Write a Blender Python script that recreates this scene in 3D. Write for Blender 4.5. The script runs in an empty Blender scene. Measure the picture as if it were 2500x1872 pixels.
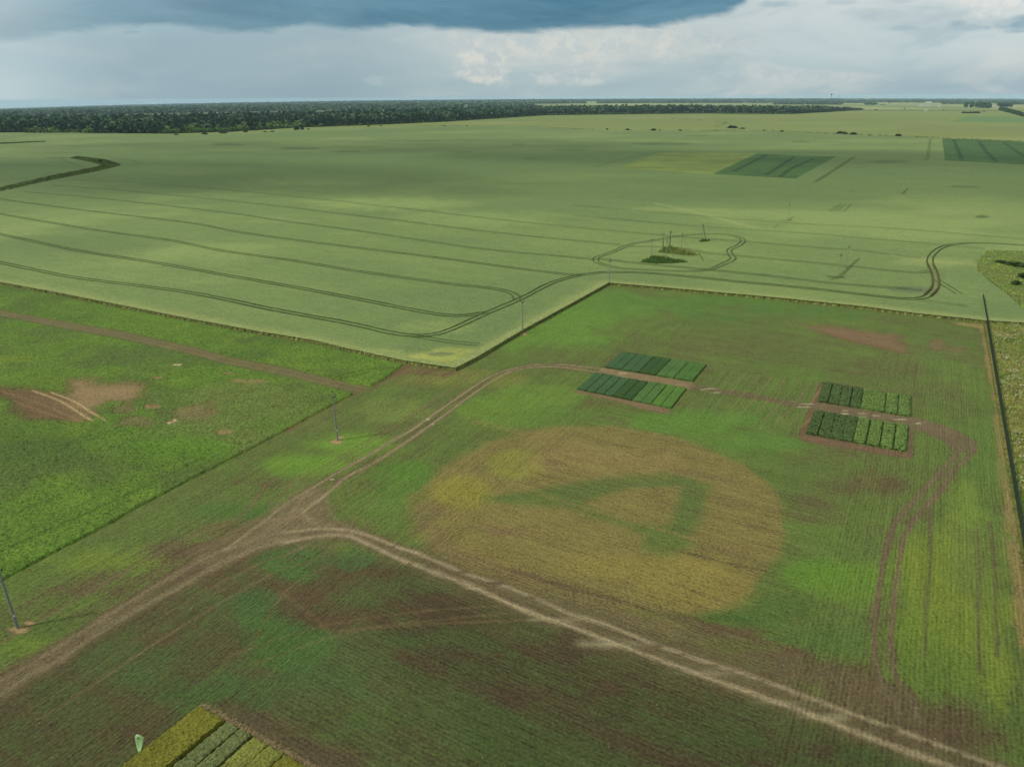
import bpy, math, random
import numpy as np
from mathutils import Vector, Matrix
random.seed(7)
rng = np.random.default_rng(11)
SC = bpy.context.scene
COL = SC.collection

# ------------------------------------------------------------------ camera
F, H, PITCH, SL = 1734.0, 60.0, math.atan(699/1734.0), 0.006
ROLL = math.atan(SL)
fw = np.array([0, math.cos(PITCH), -math.sin(PITCH)])
r0 = np.array([1.0, 0, 0]); u0 = np.cross(r0, fw)
cr, sr = math.cos(ROLL), math.sin(ROLL)
RR = cr*r0 - sr*u0
UU = sr*r0 + cr*u0
cam = bpy.data.cameras.new('camera'); camo = bpy.data.objects.new('camera', cam); COL.objects.link(camo)
M = Matrix(((RR[0], UU[0], -fw[0], 0), (RR[1], UU[1], -fw[1], 0), (RR[2], UU[2], -fw[2], H), (0, 0, 0, 1)))
camo.matrix_world = M
cam.sensor_width = 36.0; cam.lens = F/2500*36; cam.clip_start = 1; cam.clip_end = 120000
SC.camera = camo

# ------------------------------------------------------------------ exposure, sun, sky
SC.view_settings.view_transform = 'Standard'; SC.view_settings.look = 'None'
SC.view_settings.exposure = 0.50; SC.view_settings.gamma = 1.0
SUN_EL = math.radians(47); sx, sy = -0.945, -0.327
sl = bpy.data.lights.new('sun', 'SUN'); sl.energy = 2.5; sl.angle = math.radians(3.0); sl.color = (1.0, 0.955, 0.88)
so = bpy.data.objects.new('sun', sl); COL.objects.link(so)
to_sun = Vector((sx*math.cos(SUN_EL), sy*math.cos(SUN_EL), math.sin(SUN_EL)))
so.rotation_euler = to_sun.to_track_quat('Z', 'Y').to_euler()
so.location = (0, 0, 300)

def lin(c):
    return tuple(((v/255)/12.92 if v/255 <= 0.04045 else ((v/255+0.055)/1.055)**2.4) for v in c)
KA = 0.62          # photographed colour -> surface albedo
def alb(*c):
    c = c[0] if len(c) == 1 else c
    return tuple(v*KA for v in lin(c))
def A4(*c): return alb(*c)+(1.0,)

class NT:
    """tiny node helper"""
    def __init__(s, tree): s.t = tree; s.n = tree.nodes; s.l = tree.links
    def new(s, k, **kw):
        n = s.n.new(k)
        for a, v in kw.items(): setattr(n, a, v)
        return n
    def put(s, sock, v):
        if isinstance(v, bpy.types.NodeSocket): s.l.new(v, sock)
        elif v is not None: sock.default_value = v
    def m(s, op, a, b=None, c=None, clamp=False):
        n = s.new('ShaderNodeMath', operation=op, use_clamp=clamp)
        for i, v in enumerate((a, b, c)):
            if v is not None: s.put(n.inputs[i], v)
        return n.outputs[0]
    def vm(s, op, a, b=None):
        n = s.new('ShaderNodeVectorMath', operation=op)
        s.put(n.inputs[0], a)
        if b is not None: s.put(n.inputs[1], b)
        return n.outputs['Value'] if op in ('DOT_PRODUCT', 'LENGTH') else n.outputs[0]
    def xyz(s, x, y, z=0.0):
        n = s.new('ShaderNodeCombineXYZ')
        for i, v in enumerate((x, y, z)): s.put(n.inputs[i], v)
        return n.outputs[0]
    def noise(s, vec, scale, detail=3, rough=0.55, dist=0.0):
        n = s.new('ShaderNodeTexNoise'); s.put(n.inputs['Vector'], vec)
        n.inputs['Scale'].default_value = scale; n.inputs['Detail'].default_value = detail
        n.inputs['Roughness'].default_value = rough; n.inputs['Distortion'].default_value = dist
        return n.outputs['Fac']
    def mix(s, f, a, b, mode='MIX', clamp=False):
        n = s.new('ShaderNodeMix', data_type='RGBA', blend_type=mode)
        s.put(n.inputs[0], f); s.put(n.inputs[6], a); s.put(n.inputs[7], b)
        return n.outputs[2]
    def mr(s, v, a, b, c=0.0, d=1.0, smooth=True):
        n = s.new('ShaderNodeMapRange', interpolation_type='SMOOTHSTEP' if smooth else 'LINEAR')
        s.put(n.inputs[0], v)
        for i, q in enumerate((a, b, c, d)): s.put(n.inputs[1+i], q)
        return n.outputs[0]
    def ramp(s, f, pts):
        n = s.new('ShaderNodeValToRGB'); e = n.color_ramp.elements; n.color_ramp.interpolation = 'EASE'
        while len(e) > 1: e.remove(e[-1])
        for i, (p, c) in enumerate(pts):
            el = e[0] if i == 0 else e.new(p)
            el.position = p; el.color = c
        s.put(n.inputs[0], f); return n.outputs[0]

def build_world():
    w = bpy.data.worlds.new('World'); SC.world = w; w.use_nodes = True
    t = NT(w.node_tree); w.node_tree.nodes.clear()
    out = t.new('ShaderNodeOutputWorld')
    sky = t.new('ShaderNodeTexSky', sky_type='NISHITA'); sky.sun_disc = False
    sky.sun_elevation = SUN_EL; sky.sun_rotation = math.atan2(sx, sy)
    b1 = t.new('ShaderNodeBackground'); t.l.new(sky.outputs[0], b1.inputs[0]); b1.inputs[1].default_value = 0.09
    g = t.new('ShaderNodeTexCoord').outputs['Generated']
    sp = t.new('ShaderNodeSeparateXYZ'); t.l.new(g, sp.inputs[0])
    X, Y, Z = sp.outputs
    ay = t.m('MAXIMUM', t.m('ABSOLUTE', Y), 0.12)
    U = t.m('DIVIDE', X, ay); W = t.m('DIVIDE', Z, ay)
    Un = t.m('MULTIPLY_ADD', U, 1/1.6, 0.5, clamp=True)       # U -.8..+.8 -> 0..1
    def PX(px): return ((px-1250)/1869.0)/1.6+0.5
    def PW(py, px=1250): return (237-0.006*(px-1250)-py)/2090.0
    def cc(c, k=1.0): return tuple(v*k*SKY for v in lin(c))+(1,)
    SKY = 0.70
    low = t.ramp(Un, [(PX(0), cc((186, 207, 212))), (PX(350), cc((150, 177, 188))), (PX(800), cc((147, 173, 183))), (PX(1100), cc((166, 188, 194))),
                      (PX(1500), cc((168, 190, 196))), (PX(2000), cc((164, 187, 194))), (PX(2450), cc((152, 178, 190)))])
    mid = t.ramp(Un, [(PX(0), cc((178, 200, 208))), (PX(350), cc((152, 178, 188))), (PX(800), cc((158, 180, 188))), (PX(1150), cc((180, 196, 200))),
                      (PX(1500), cc((190, 201, 201))), (PX(2000), cc((190, 205, 208))), (PX(2450), cc((196, 210, 212)))])
    top = t.ramp(Un, [(PX(0), cc((200, 214, 216))), (PX(300), cc((170, 196, 204))), (PX(800), cc((160, 185, 195))), (PX(1500), cc((196, 208, 208))),
                      (PX(2000), cc((206, 215, 214))), (PX(2450), cc((216, 221, 218)))])
    c = t.mix(t.mr(W, 0.008, 0.06), low, mid)
    c = t.mix(t.mr(W, 0.06, 0.115), c, top)
    # broad soft wisps
    v1 = t.xyz(t.m('MULTIPLY', U, 2.2), t.m('MULTIPLY', W, 9.0), 0.3)
    n1 = t.noise(v1, 2.4, 7, 0.58, 0.5)
    rgt = t.mr(Un, PX(700), PX(1500), 0.35, 1.0)
    c = t.mix(t.m('MULTIPLY', t.mr(n1, 0.46, 0.74), t.m('MULTIPLY', rgt, 0.5)), c, cc((216, 219, 213)))
    c = t.mix(t.m('MULTIPLY', t.mr(n1, 0.5, 0.3), t.m('MULTIPLY', rgt, 0.5)), c, cc((150, 175, 186)))
    # cumulus towers low in the middle of the sky
    vc = t.xyz(t.m('MULTIPLY', U, 19.0), t.m('MULTIPLY', W, 26.0), 6.7)
    nc = t.noise(vc, 1.25, 9, 0.6, 0.25)
    def bump(cx, rx, cy, ry):
        a = t.m('DIVIDE', t.m('SUBTRACT', U, (cx-1250)/1869.0), rx/1869.0)
        b = t.m('DIVIDE', t.m('SUBTRACT', W, PW(cy, cx)), ry/2020.0)
        q = t.m('ADD', t.m('MULTIPLY', a, a), t.m('MULTIPLY', b, b))
        return t.m('SUBTRACT', 1.0, q)
    def cloud(cx, rx, cy, ry, col, shade, k, th=0.0, soft=0.35):
        nonlocal c
        e = t.m('ADD', bump(cx, rx, cy, ry), t.m('MULTIPLY', t.m('SUBTRACT', nc, 0.5), 3.4))
        m_ = t.mr(e, th, th+soft)
        sh = t.mr(t.noise(vc, 2.6, 7, 0.62, 0.3), 0.40, 0.60)
        c = t.mix(t.m('MULTIPLY', m_, k), c, t.mix(sh, shade, col))
    cloud(1430, 420, 104, 56, cc((214, 215, 208)), cc((190, 201, 203)), 0.78, -0.2, 1.5)
    cloud(1190, 84, 166, 46, cc((214, 216, 209)), cc((188, 199, 202)), 0.9, -0.1, 0.8)
    cloud(1370, 130, 190, 20, cc((208, 214, 210)), cc((178, 194, 198)), 0.6, -0.1, 1.0)
    cloud(940, 60, 196, 14, cc((190, 204, 207)), cc((170, 188, 194)), 0.3, 0.0, 1.0)
    cloud(1900, 260, 184, 26, cc((196, 207, 208)), cc((176, 193, 198)), 0.6, 0.0, 1.1)
    cloud(2400, 150, 18, 34, cc((228, 229, 223)), cc((208, 216, 216)), 0.8, 0.0, 1.2)
    # the big dark cloud base across the top
    fc = t.new('ShaderNodeFloatCurve'); cu = fc.mapping.curves[0]
    pts = [(-200, 132), (0, 108), (130, 96), (250, 80), (330, 70), (450, 68), (560, 78), (690, 78), (760, 64), (900, 74), (1000, 66), (1150, 76), (1290, 86), (1400, 78), (1560, 74), (1650, 60), (1760, 38), (1830, 0), (1950, -80), (2600, -200)]
    n0 = len(pts)
    vals = [(PX(a), PW(b, a)/0.3) for a, b in pts]
    cu.points[0].location = vals[0]; cu.points[1].location = vals[-1]
    for a, b in vals[1:-1]: cu.points.new(a, b)
    for p in cu.points: p.handle_type = 'AUTO'
    fc.mapping.update(); fc.inputs[0].default_value = 1.0
    t.l.new(Un, fc.inputs[1])
    edge = t.m('MULTIPLY', fc.outputs[0], 0.3)
    ne = t.noise(t.xyz(t.m('MULTIPLY', U, 9.0), t.m('MULTIPLY', W, 26.0), 5.1), 1.6, 8, 0.6, 0.3)
    e = t.m('ADD', t.m('SUBTRACT', W, edge), t.m('MULTIPLY', t.m('SUBTRACT', ne, 0.5), 0.022))
    dm = t.mr(e, -0.002, 0.009)
    fade = t.mr(W, 0.17, 0.5, 1.0, 0.0)
    leftfade = t.ramp(Un, [(PX(-100), (0.25, 0.25, 0.25, 1)), (PX(60), (0.4, 0.4, 0.4, 1)), (PX(430), (0.7, 0.7, 0.7, 1)), (PX(800), (0.9, 0.9, 0.9, 1)), (PX(1000), (1, 1, 1, 1))])
    deep = t.mr(e, 0.0, 0.035)
    nd = t.noise(t.xyz(t.m('MULTIPLY', U, 3.0), t.m('MULTIPLY', W, 16.0), 1.1), 2.0, 6, 0.6, 0.4)
    dk = t.mix(t.mr(nd, 0.35, 0.7), cc((70, 118, 142)), cc((98, 142, 163)))
    dk = t.mix(t.m('MULTIPLY', t.mr(deep, 0.7, 0.0), 0.3), dk, cc((104, 146, 166)))
    lf = t.m('MULTIPLY', leftfade, t.mr(t.m('ADD', e, t.mr(Un, PX(0), PX(700), 0.0, -0.04)), 0.05, 0.0, 0.85, 1.0))
    c = t.mix(t.m('MULTIPLY', t.m('MULTIPLY', dm, lf), fade), c, dk)
    # small detached dark scraps
    def scrap(cx, rx, cy, ry, k):
        nonlocal c
        e2 = t.m('ADD', bump(cx, rx, cy, ry), t.m('MULTIPLY', t.m('SUBTRACT', ne, 0.5), 4.0))
        c = t.mix(t.m('MULTIPLY', t.mr(e2, -0.2, 1.3), k), c, cc((128, 162, 180)))
    scrap(2450, 95, 58, 24, 0.95); scrap(2180, 40, 70, 8, 0.3); scrap(1860, 60, 12, 10, 0.55); scrap(2030, 40, 8, 9, 0.3); scrap(2310, 26, 55, 8, 0.4); scrap(358, 26, 78, 5, 0.4); scrap(2340, 60, 66, 10, 0.35)
    b2 = t.new('ShaderNodeBackground'); t.l.new(c, b2.inputs[0]); b2.inputs[1].default_value = 1.0
    mx = t.new('ShaderNodeMixShader'); mx.inputs[0].default_value = 0.94
    t.l.new(b1.outputs[0], mx.inputs[1]); t.l.new(b2.outputs[0], mx.inputs[2]); t.l.new(mx.outputs[0], out.inputs[0])
build_world()

# ------------------------------------------------------------------ terrain and unprojection
def T(x, y):
    """height of the land: earth curvature, the far land falling away to both sides"""
    d2 = x*x+y*y; d = np.sqrt(d2); u = x/np.maximum(y, 1.0)
    k = np.where(u < 0, 0.0064*np.minimum((u/0.68)**2, 1.3), 0.0026*np.minimum((u/0.68)**2, 1.3))
    return -d2/(2*7.4e6) - k*np.maximum(0.0, d-1500)
def G(px, py, z=0.0):
    """ground point seen at pixel (px, py) of the 2500 px wide photograph"""
    d = (px-1250)/F*RR-(py-936)/F*UU+fw
    zz = z; p = None
    for _ in range(40):
        t = (zz-H)/d[2]; p = np.array([0, 0, H])+t*d
        zn = float(T(p[0], p[1]))+z
        if abs(zn-zz) < 1e-3: break
        zz = 0.5*(zz+zn)
    return p
def PJ(p):
    v = np.asarray(p, float)-np.array([0, 0, H]); k = v@fw
    return 1250+F*(v@RR)/k, 936-F*(v@UU)/k
def GP(pts): return np.array([G(*p)[:2] for p in pts])
def hgt(bx, by, tx, ty):
    """height of a vertical thing from its base and top pixels"""
    b = G(bx, by); lo, hi = 0.1, 60.0
    for _ in range(40):
        m = (lo+hi)/2
        if PJ(b+np.array([0, 0, m]))[1] > ty: lo = m
        else: hi = m
    return b, lo
DA = np.array([math.cos(math.radians(60)), math.sin(math.radians(60))]); NA = np.array([-DA[1], DA[0]])

def vnoise(x, y, seed=0):
    xi = np.floor(x).astype(np.int64); yi = np.floor(y).astype(np.int64)
    fx = x-xi; fy = y-yi; fx = fx*fx*(3-2*fx); fy = fy*fy*(3-2*fy)
    def h(a, b):
        n = (a*374761393+b*668265263+seed*1442695041) & 0xffffffff
        n = ((n ^ (n >> 13))*1274126177) & 0xffffffff
        return ((n ^ (n >> 16)) & 0xffffff)/16777215.0
    return (h(xi, yi)*(1-fx)+h(xi+1, yi)*fx)*(1-fy)+(h(xi, yi+1)*(1-fx)+h(xi+1, yi+1)*fx)*fy
def fbm(x, y, s, seed=0, oct=4):
    r = 0; a = 1; t = 0
    for i in range(oct):
        r = r+a*vnoise(x/s, y/s, seed+i*17); t += a; a *= 0.55; s *= 0.5
    return r/t
def ss(v, a, b):
    t = np.clip((v-a)/(b-a), 0, 1); return t*t*(3-2*t)
def dline(X, Y, P, cull=None):
    D = np.full(X.shape, 1e6)
    for a, b in zip(P, P[1:]):
        ab = b-a; L = max(ab@ab, 1e-9)
        if cull is not None:
            m = (X > min(a[0], b[0])-cull) & (X < max(a[0], b[0])+cull) & (Y > min(a[1], b[1])-cull) & (Y < max(a[1], b[1])+cull)
            x, y = X[m], Y[m]
        else: x, y = X, Y
        t = np.clip(((x-a[0])*ab[0]+(y-a[1])*ab[1])/L, 0, 1)
        dd = np.hypot(x-a[0]-t*ab[0], y-a[1]-t*ab[1])
        if cull is not None: D[m] = np.minimum(D[m], dd)
        else: D = np.minimum(D, dd)
    return D
def sdp(X, Y, P):
    """signed distance, positive inside polygon P"""
    P = np.asarray(P); Q = np.vstack([P, P[:1]])
    ins = np.zeros(X.shape, bool)
    for a, b in zip(Q, Q[1:]):
        c = ((a[1] > Y) != (b[1] > Y))
        with np.errstate(divide='ignore', invalid='ignore'):
            xx = (b[0]-a[0])*(Y-a[1])/(b[1]-a[1]+1e-12)+a[0]
        ins ^= c & (X < xx)
    d = dline(X, Y, Q)
    return np.where(ins, d, -d)
def smooth_line(P, n=6):
    """Catmull-Rom through the points"""
    P = np.asarray(P, float); Q = np.vstack([2*P[0]-P[1], P, 2*P[-1]-P[-2]]); out = []
    for i in range(1, len(Q)-2):
        p0, p1, p2, p3 = Q[i-1:i+3]
        for k in range(n):
            t = k/n
            out.append(0.5*((2*p1)+(-p0+p2)*t+(2*p0-5*p1+4*p2-p3)*t*t+(-p0+3*p1-3*p2+p3)*t**3))
    out.append(P[-1]); return np.array(out)
def resample(P, step):
    s = np.concatenate([[0], np.cumsum(np.linalg.norm(np.diff(P, axis=0), axis=1))]); n = max(2, int(s[-1]/step))
    t = np.linspace(0, s[-1], n); return np.stack([np.interp(t, s, P[:, 0]), np.interp(t, s, P[:, 1])], 1)
def SLN(pts, n=5): return smooth_line(GP(pts), n)

# ------------------------------------------------------------------ mesh and tagging helpers
def tag(o, label=None, cat=None, group=None, kind=None):
    if label: o['label'] = label
    if cat: o['category'] = cat
    if group: o['group'] = group
    if kind: o['kind'] = kind
    return o
def npmesh(name, V, Fc, mats, smooth=False, attrs=None, parent=None, midx=None):
    V = np.asarray(V, np.float32); Fc = np.asarray(Fc, np.int32); k = Fc.shape[1]
    me = bpy.data.meshes.new(name); me.vertices.add(len(V)); me.vertices.foreach_set('co', V.ravel())
    me.loops.add(Fc.size); me.loops.foreach_set('vertex_index', Fc.ravel())
    me.polygons.add(len(Fc)); me.polygons.foreach_set('loop_start', np.arange(0, Fc.size, k, dtype=np.int32))
    try: me.polygons.foreach_set('loop_total', np.full(len(Fc), k, np.int32))
    except Exception: pass
    if midx is not None: me.polygons.foreach_set('material_index', np.asarray(midx, np.int32))
    me.polygons.foreach_set('use_smooth', np.full(len(Fc), bool(smooth)))
    for n, a in (attrs or {}).items():
        a = np.asarray(a, np.float32)
        if a.shape[1] == 3: a = np.hstack([a, np.ones((len(a), 1), np.float32)])
        at = me.color_attributes.new(n, 'FLOAT_COLOR', 'POINT'); at.data.foreach_set('color', a.ravel())
    me.update(calc_edges=True); me.validate()
    for m in (mats if isinstance(mats, (list, tuple)) else [mats]): me.materials.append(m)
    o = bpy.data.objects.new(name, me); COL.objects.link(o)
    if parent: o.parent = parent
    return o
def pymesh(name, V, Fc, mat, parent=None, smooth=False):
    me = bpy.data.meshes.new(name); me.from_pydata([tuple(map(float, v)) for v in V], [], Fc); me.update()
    if smooth:
        for p in me.polygons: p.use_smooth = True
    for m in (mat if isinstance(mat, (list, tuple)) else [mat]): me.materials.append(m)
    o = bpy.data.objects.new(name, me); COL.objects.link(o)
    if parent: o.parent = parent
    return o
class MB:
    """collects boxes, tubes and prisms into one mesh"""
    def __init__(s): s.v = []; s.f = []
    def add(s, v, f):
        n = len(s.v); s.v += [tuple(map(float, q)) for q in v]; s.f += [tuple(i+n for i in q) for q in f]
    def box(s, x0, y0, z0, x1, y1, z1):
        s.add([(x0, y0, z0), (x1, y0, z0), (x1, y1, z0), (x0, y1, z0), (x0, y0, z1), (x1, y0, z1), (x1, y1, z1), (x0, y1, z1)],
              [(0, 3, 2, 1), (4, 5, 6, 7), (0, 1, 5, 4), (1, 2, 6, 5), (2, 3, 7, 6), (3, 0, 4, 7)])
    def tube(s, a, b, r1, r2=None, n=8):
        r2 = r1 if r2 is None else r2; a = Vector(a); b = Vector(b); d = (b-a).normalized()
        p = d.orthogonal().normalized(); q = d.cross(p); v = []
        for c, r in ((a, r1), (b, r2)):
            for i in range(n):
                t = 2*math.pi*i/n; v.append(c+(p*math.cos(t)+q*math.sin(t))*r)
        f = [(i, (i+1) % n, n+(i+1) % n, n+i) for i in range(n)]+[tuple(range(n))[::-1], tuple(range(n, 2*n))]
        s.add(v, f)
    def lathe(s, cx, cy, prof, n=12):
        v = []; m = len(prof)
        for z, r in prof:
            for i in range(n):
                t = 2*math.pi*i/n; v.append((cx+r*math.cos(t), cy+r*math.sin(t), z))
        f = [(j*n+i, j*n+(i+1) % n, (j+1)*n+(i+1) % n, (j+1)*n+i) for j in range(m-1) for i in range(n)]
        f += [tuple(range(n))[::-1], tuple(range((m-1)*n, m*n))]
        s.add(v, f)
    def build(s, name, mat, parent=None, smooth=False): return pymesh(name, s.v, s.f, mat, parent, smooth)
def empty(name, loc, rz=0.0):
    o = bpy.data.objects.new(name, None); o.location = tuple(map(float, loc)); o.rotation_euler = (0, 0, rz)
    o.empty_display_size = 0.5; COL.objects.link(o); return o

# ------------------------------------------------------------------ materials
def mat_plain(name, col, rough=0.8, var=0.15, scale=3.0, bump=0.0, metallic=0.0):
    m = bpy.data.materials.new(name); m.use_nodes = True; t = NT(m.node_tree)
    b = m.node_tree.nodes['Principled BSDF']; b.inputs['Roughness'].default_value = rough; b.inputs['Metallic'].default_value = metallic
    b.inputs['Specular IOR Level'].default_value = 0.25
    co = t.new('ShaderNodeTexCoord').outputs['Object']; n = t.noise(co, scale, 5, 0.6)
    c = t.mix(n, tuple(v*(1-var) for v in col[:3])+(1,), tuple(v*(1+var) for v in col[:3])+(1,))
    t.l.new(c, b.inputs['Base Color'])
    if bump:
        bn = t.new('ShaderNodeBump'); bn.inputs['Strength'].default_value = bump; bn.inputs['Distance'].default_value = 0.05
        t.l.new(n, bn.inputs['Height']); t.l.new(bn.outputs[0], b.inputs['Normal'])
    return m
def mat_crop(name, contrast=1.0, bumpd=0.16, iso=1.5, spk=2.6, rowf=2.3, soft=0.36, vvar=1.2):
    """growing crop over soil, both colours and the cover from the mesh; rows along the two sowing directions"""
    m = bpy.data.materials.new(name); m.use_nodes = True; t = NT(m.node_tree)
    b = m.node_tree.nodes['Principled BSDF']; b.inputs['Roughness'].default_value = 0.85; b.inputs['Specular IOR Level'].default_value = 0.12
    pos = t.new('ShaderNodeNewGeometry').outputs['Position']
    a = t.vm('DOT_PRODUCT', pos, (DA[0], DA[1], 0)); c = t.vm('DOT_PRODUCT', pos, (NA[0], NA[1], 0))
    def at(n): return t.new('ShaderNodeAttribute', attribute_name=n)
    veg = at('veg'); soil = at('soil'); rw = at('rw'); cov = t.m('MULTIPLY', at('cov').outputs['Fac'], 1.0)
    sp = t.new('ShaderNodeSeparateColor'); t.l.new(rw.outputs['Color'], sp.inputs[0]); wA, wB, wI = sp.outputs
    def wob(u, v, s): return t.m('ADD', u, t.m('MULTIPLY', t.noise(t.xyz(v, u, 3.3), 0.03, 2), s*0.12))
    def rows(u, v, z):
        long_ = t.noise(t.xyz(t.m('MULTIPLY', u, 0.035), t.m('MULTIPLY', v, rowf*0.55), z), 1.0, 4, 0.7)
        short = t.noise(t.xyz(t.m('MULTIPLY', u, 0.6), t.m('MULTIPLY', v, rowf*1.3), z+4), 1.0, 3, 0.6)
        drill = t.m('MULTIPLY_ADD', t.m('SINE', t.m('MULTIPLY', v, 13.0)), 0.05, 0.0)
        return t.m('ADD', t.m('ADD', t.m('MULTIPLY', long_, 0.45), t.m('MULTIPLY', short, 0.55)), drill)
    NAn = rows(a, wob(c, a, 5.0), 0.0); NBn = rows(c, wob(a, c, 5.0), 9.0)
    NI = t.noise(pos, iso, 4, 0.62)
    SPK = t.noise(pos, spk, 4, 0.7)
    MID = t.noise(pos, 0.23, 4, 0.6)
    n = t.m('ADD', t.m('MULTIPLY', NAn, wA), t.m('ADD', t.m('MULTIPLY', NBn, wB), t.m('MULTIPLY', NI, wI)))
    n = t.m('ADD', t.m('MULTIPLY', n, 0.40), t.m('ADD', t.m('MULTIPLY', SPK, 0.50), t.m('MULTIPLY', MID, 0.10)))
    n = t.m('MULTIPLY_ADD', t.m('SUBTRACT', n, 0.5), 2.2*contrast, 0.5)
    thr = t.m('SUBTRACT', 1.0, cov)
    mask = t.mr(t.m('SUBTRACT', n, thr), -soft, soft)
    col = t.mix(mask, soil.outputs['Color'], veg.outputs['Color'])
    k = t.m('MULTIPLY_ADD', t.m('SUBTRACT', n, 0.5), vvar*1.6, 1.0)
    k = t.m('MINIMUM', t.m('MAXIMUM', k, 0.25), 1.55)
    col = t.mix(1.0, col, t.xyz(k, k, k), 'MULTIPLY')
    t.l.new(col, b.inputs['Base Color'])
    if bumpd:
        bn = t.new('ShaderNodeBump'); bn.inputs['Strength'].default_value = 1.0; bn.inputs['Distance'].default_value = bumpd
        t.l.new(n, bn.inputs['Height']); t.l.new(bn.outputs[0], b.inputs['Normal'])
    return m
def mat_leaf(name, col, col2, obrand=True, rough=0.8):
    m = bpy.data.materials.new(name); m.use_nodes = True; t = NT(m.node_tree)
    b = m.node_tree.nodes['Principled BSDF']; b.inputs['Roughness'].default_value = rough; b.inputs['Specular IOR Level'].default_value = 0.1
    pos = t.new('ShaderNodeNewGeometry').outputs['Position']
    n = t.noise(pos, 0.35, 3, 0.6); n2 = t.noise(pos, 0.012, 2, 0.5)
    f = t.mr(n, 0.3, 0.7)
    if obrand:
        r = t.new('ShaderNodeObjectInfo').outputs['Random']
    else:
        r = t.new('ShaderNodeAttribute', attribute_name='tint').outputs['Fac']
    f = t.m('MULTIPLY_ADD', r, 0.65, t.m('MULTIPLY', f, 0.35), clamp=True)
    c = t.mix(f, col+(1,), col2+(1,))
    k = t.m('MULTIPLY_ADD', n2, 0.5, 0.75)
    c = t.mix(1.0, c, t.xyz(k, k, k), 'MULTIPLY')
    t.l.new(c, b.inputs['Base Color'])
    return m

MCROP = mat_crop('low crop over soil')
MPEA = mat_crop('leafy crop', contrast=1.15, bumpd=0.3, iso=1.9, spk=3.8, vvar=1.1)
MWHEAT = mat_crop('wheat ears', contrast=0.7, bumpd=0.14, iso=1.0, spk=2.6, rowf=1.0, vvar=1.1)
MMEADOW = mat_crop('meadow grass', contrast=1.3, bumpd=0.3, iso=0.7, spk=3.0)

# ------------------------------------------------------------------ the fan shaped grid the land is meshed on
def row_dists(y0, y1, step):
    ys = [y0]
    while ys[-1] < y1:
        y = ys[-1]; foot = (y*y+H*H)/(H*710.0)*step
        ys.append(y+max(0.18, foot))
    return np.array(ys)
def fan(y0, y1, step, u0, u1, nu):
    ys = row_dists(y0, y1, step); us = np.linspace(u0, u1, nu)
    X = us[None, :]*(0.9275*ys[:, None]+22.4); Y = np.repeat(ys[:, None], nu, 1)
    return X, Y
def grid_faces(keep):
    r, c = keep.shape
    idx = np.arange(r*c).reshape(r, c)
    q = keep[:-1, :-1] | keep[1:, :-1] | keep[:-1, 1:] | keep[1:, 1:]
    f = np.stack([idx[:-1, :-1], idx[:-1, 1:], idx[1:, 1:], idx[1:, :-1]], -1)[q]
    used = np.zeros(r*c, bool); used[f.ravel()] = True
    re = np.cumsum(used)-1
    return re[f], used

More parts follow.
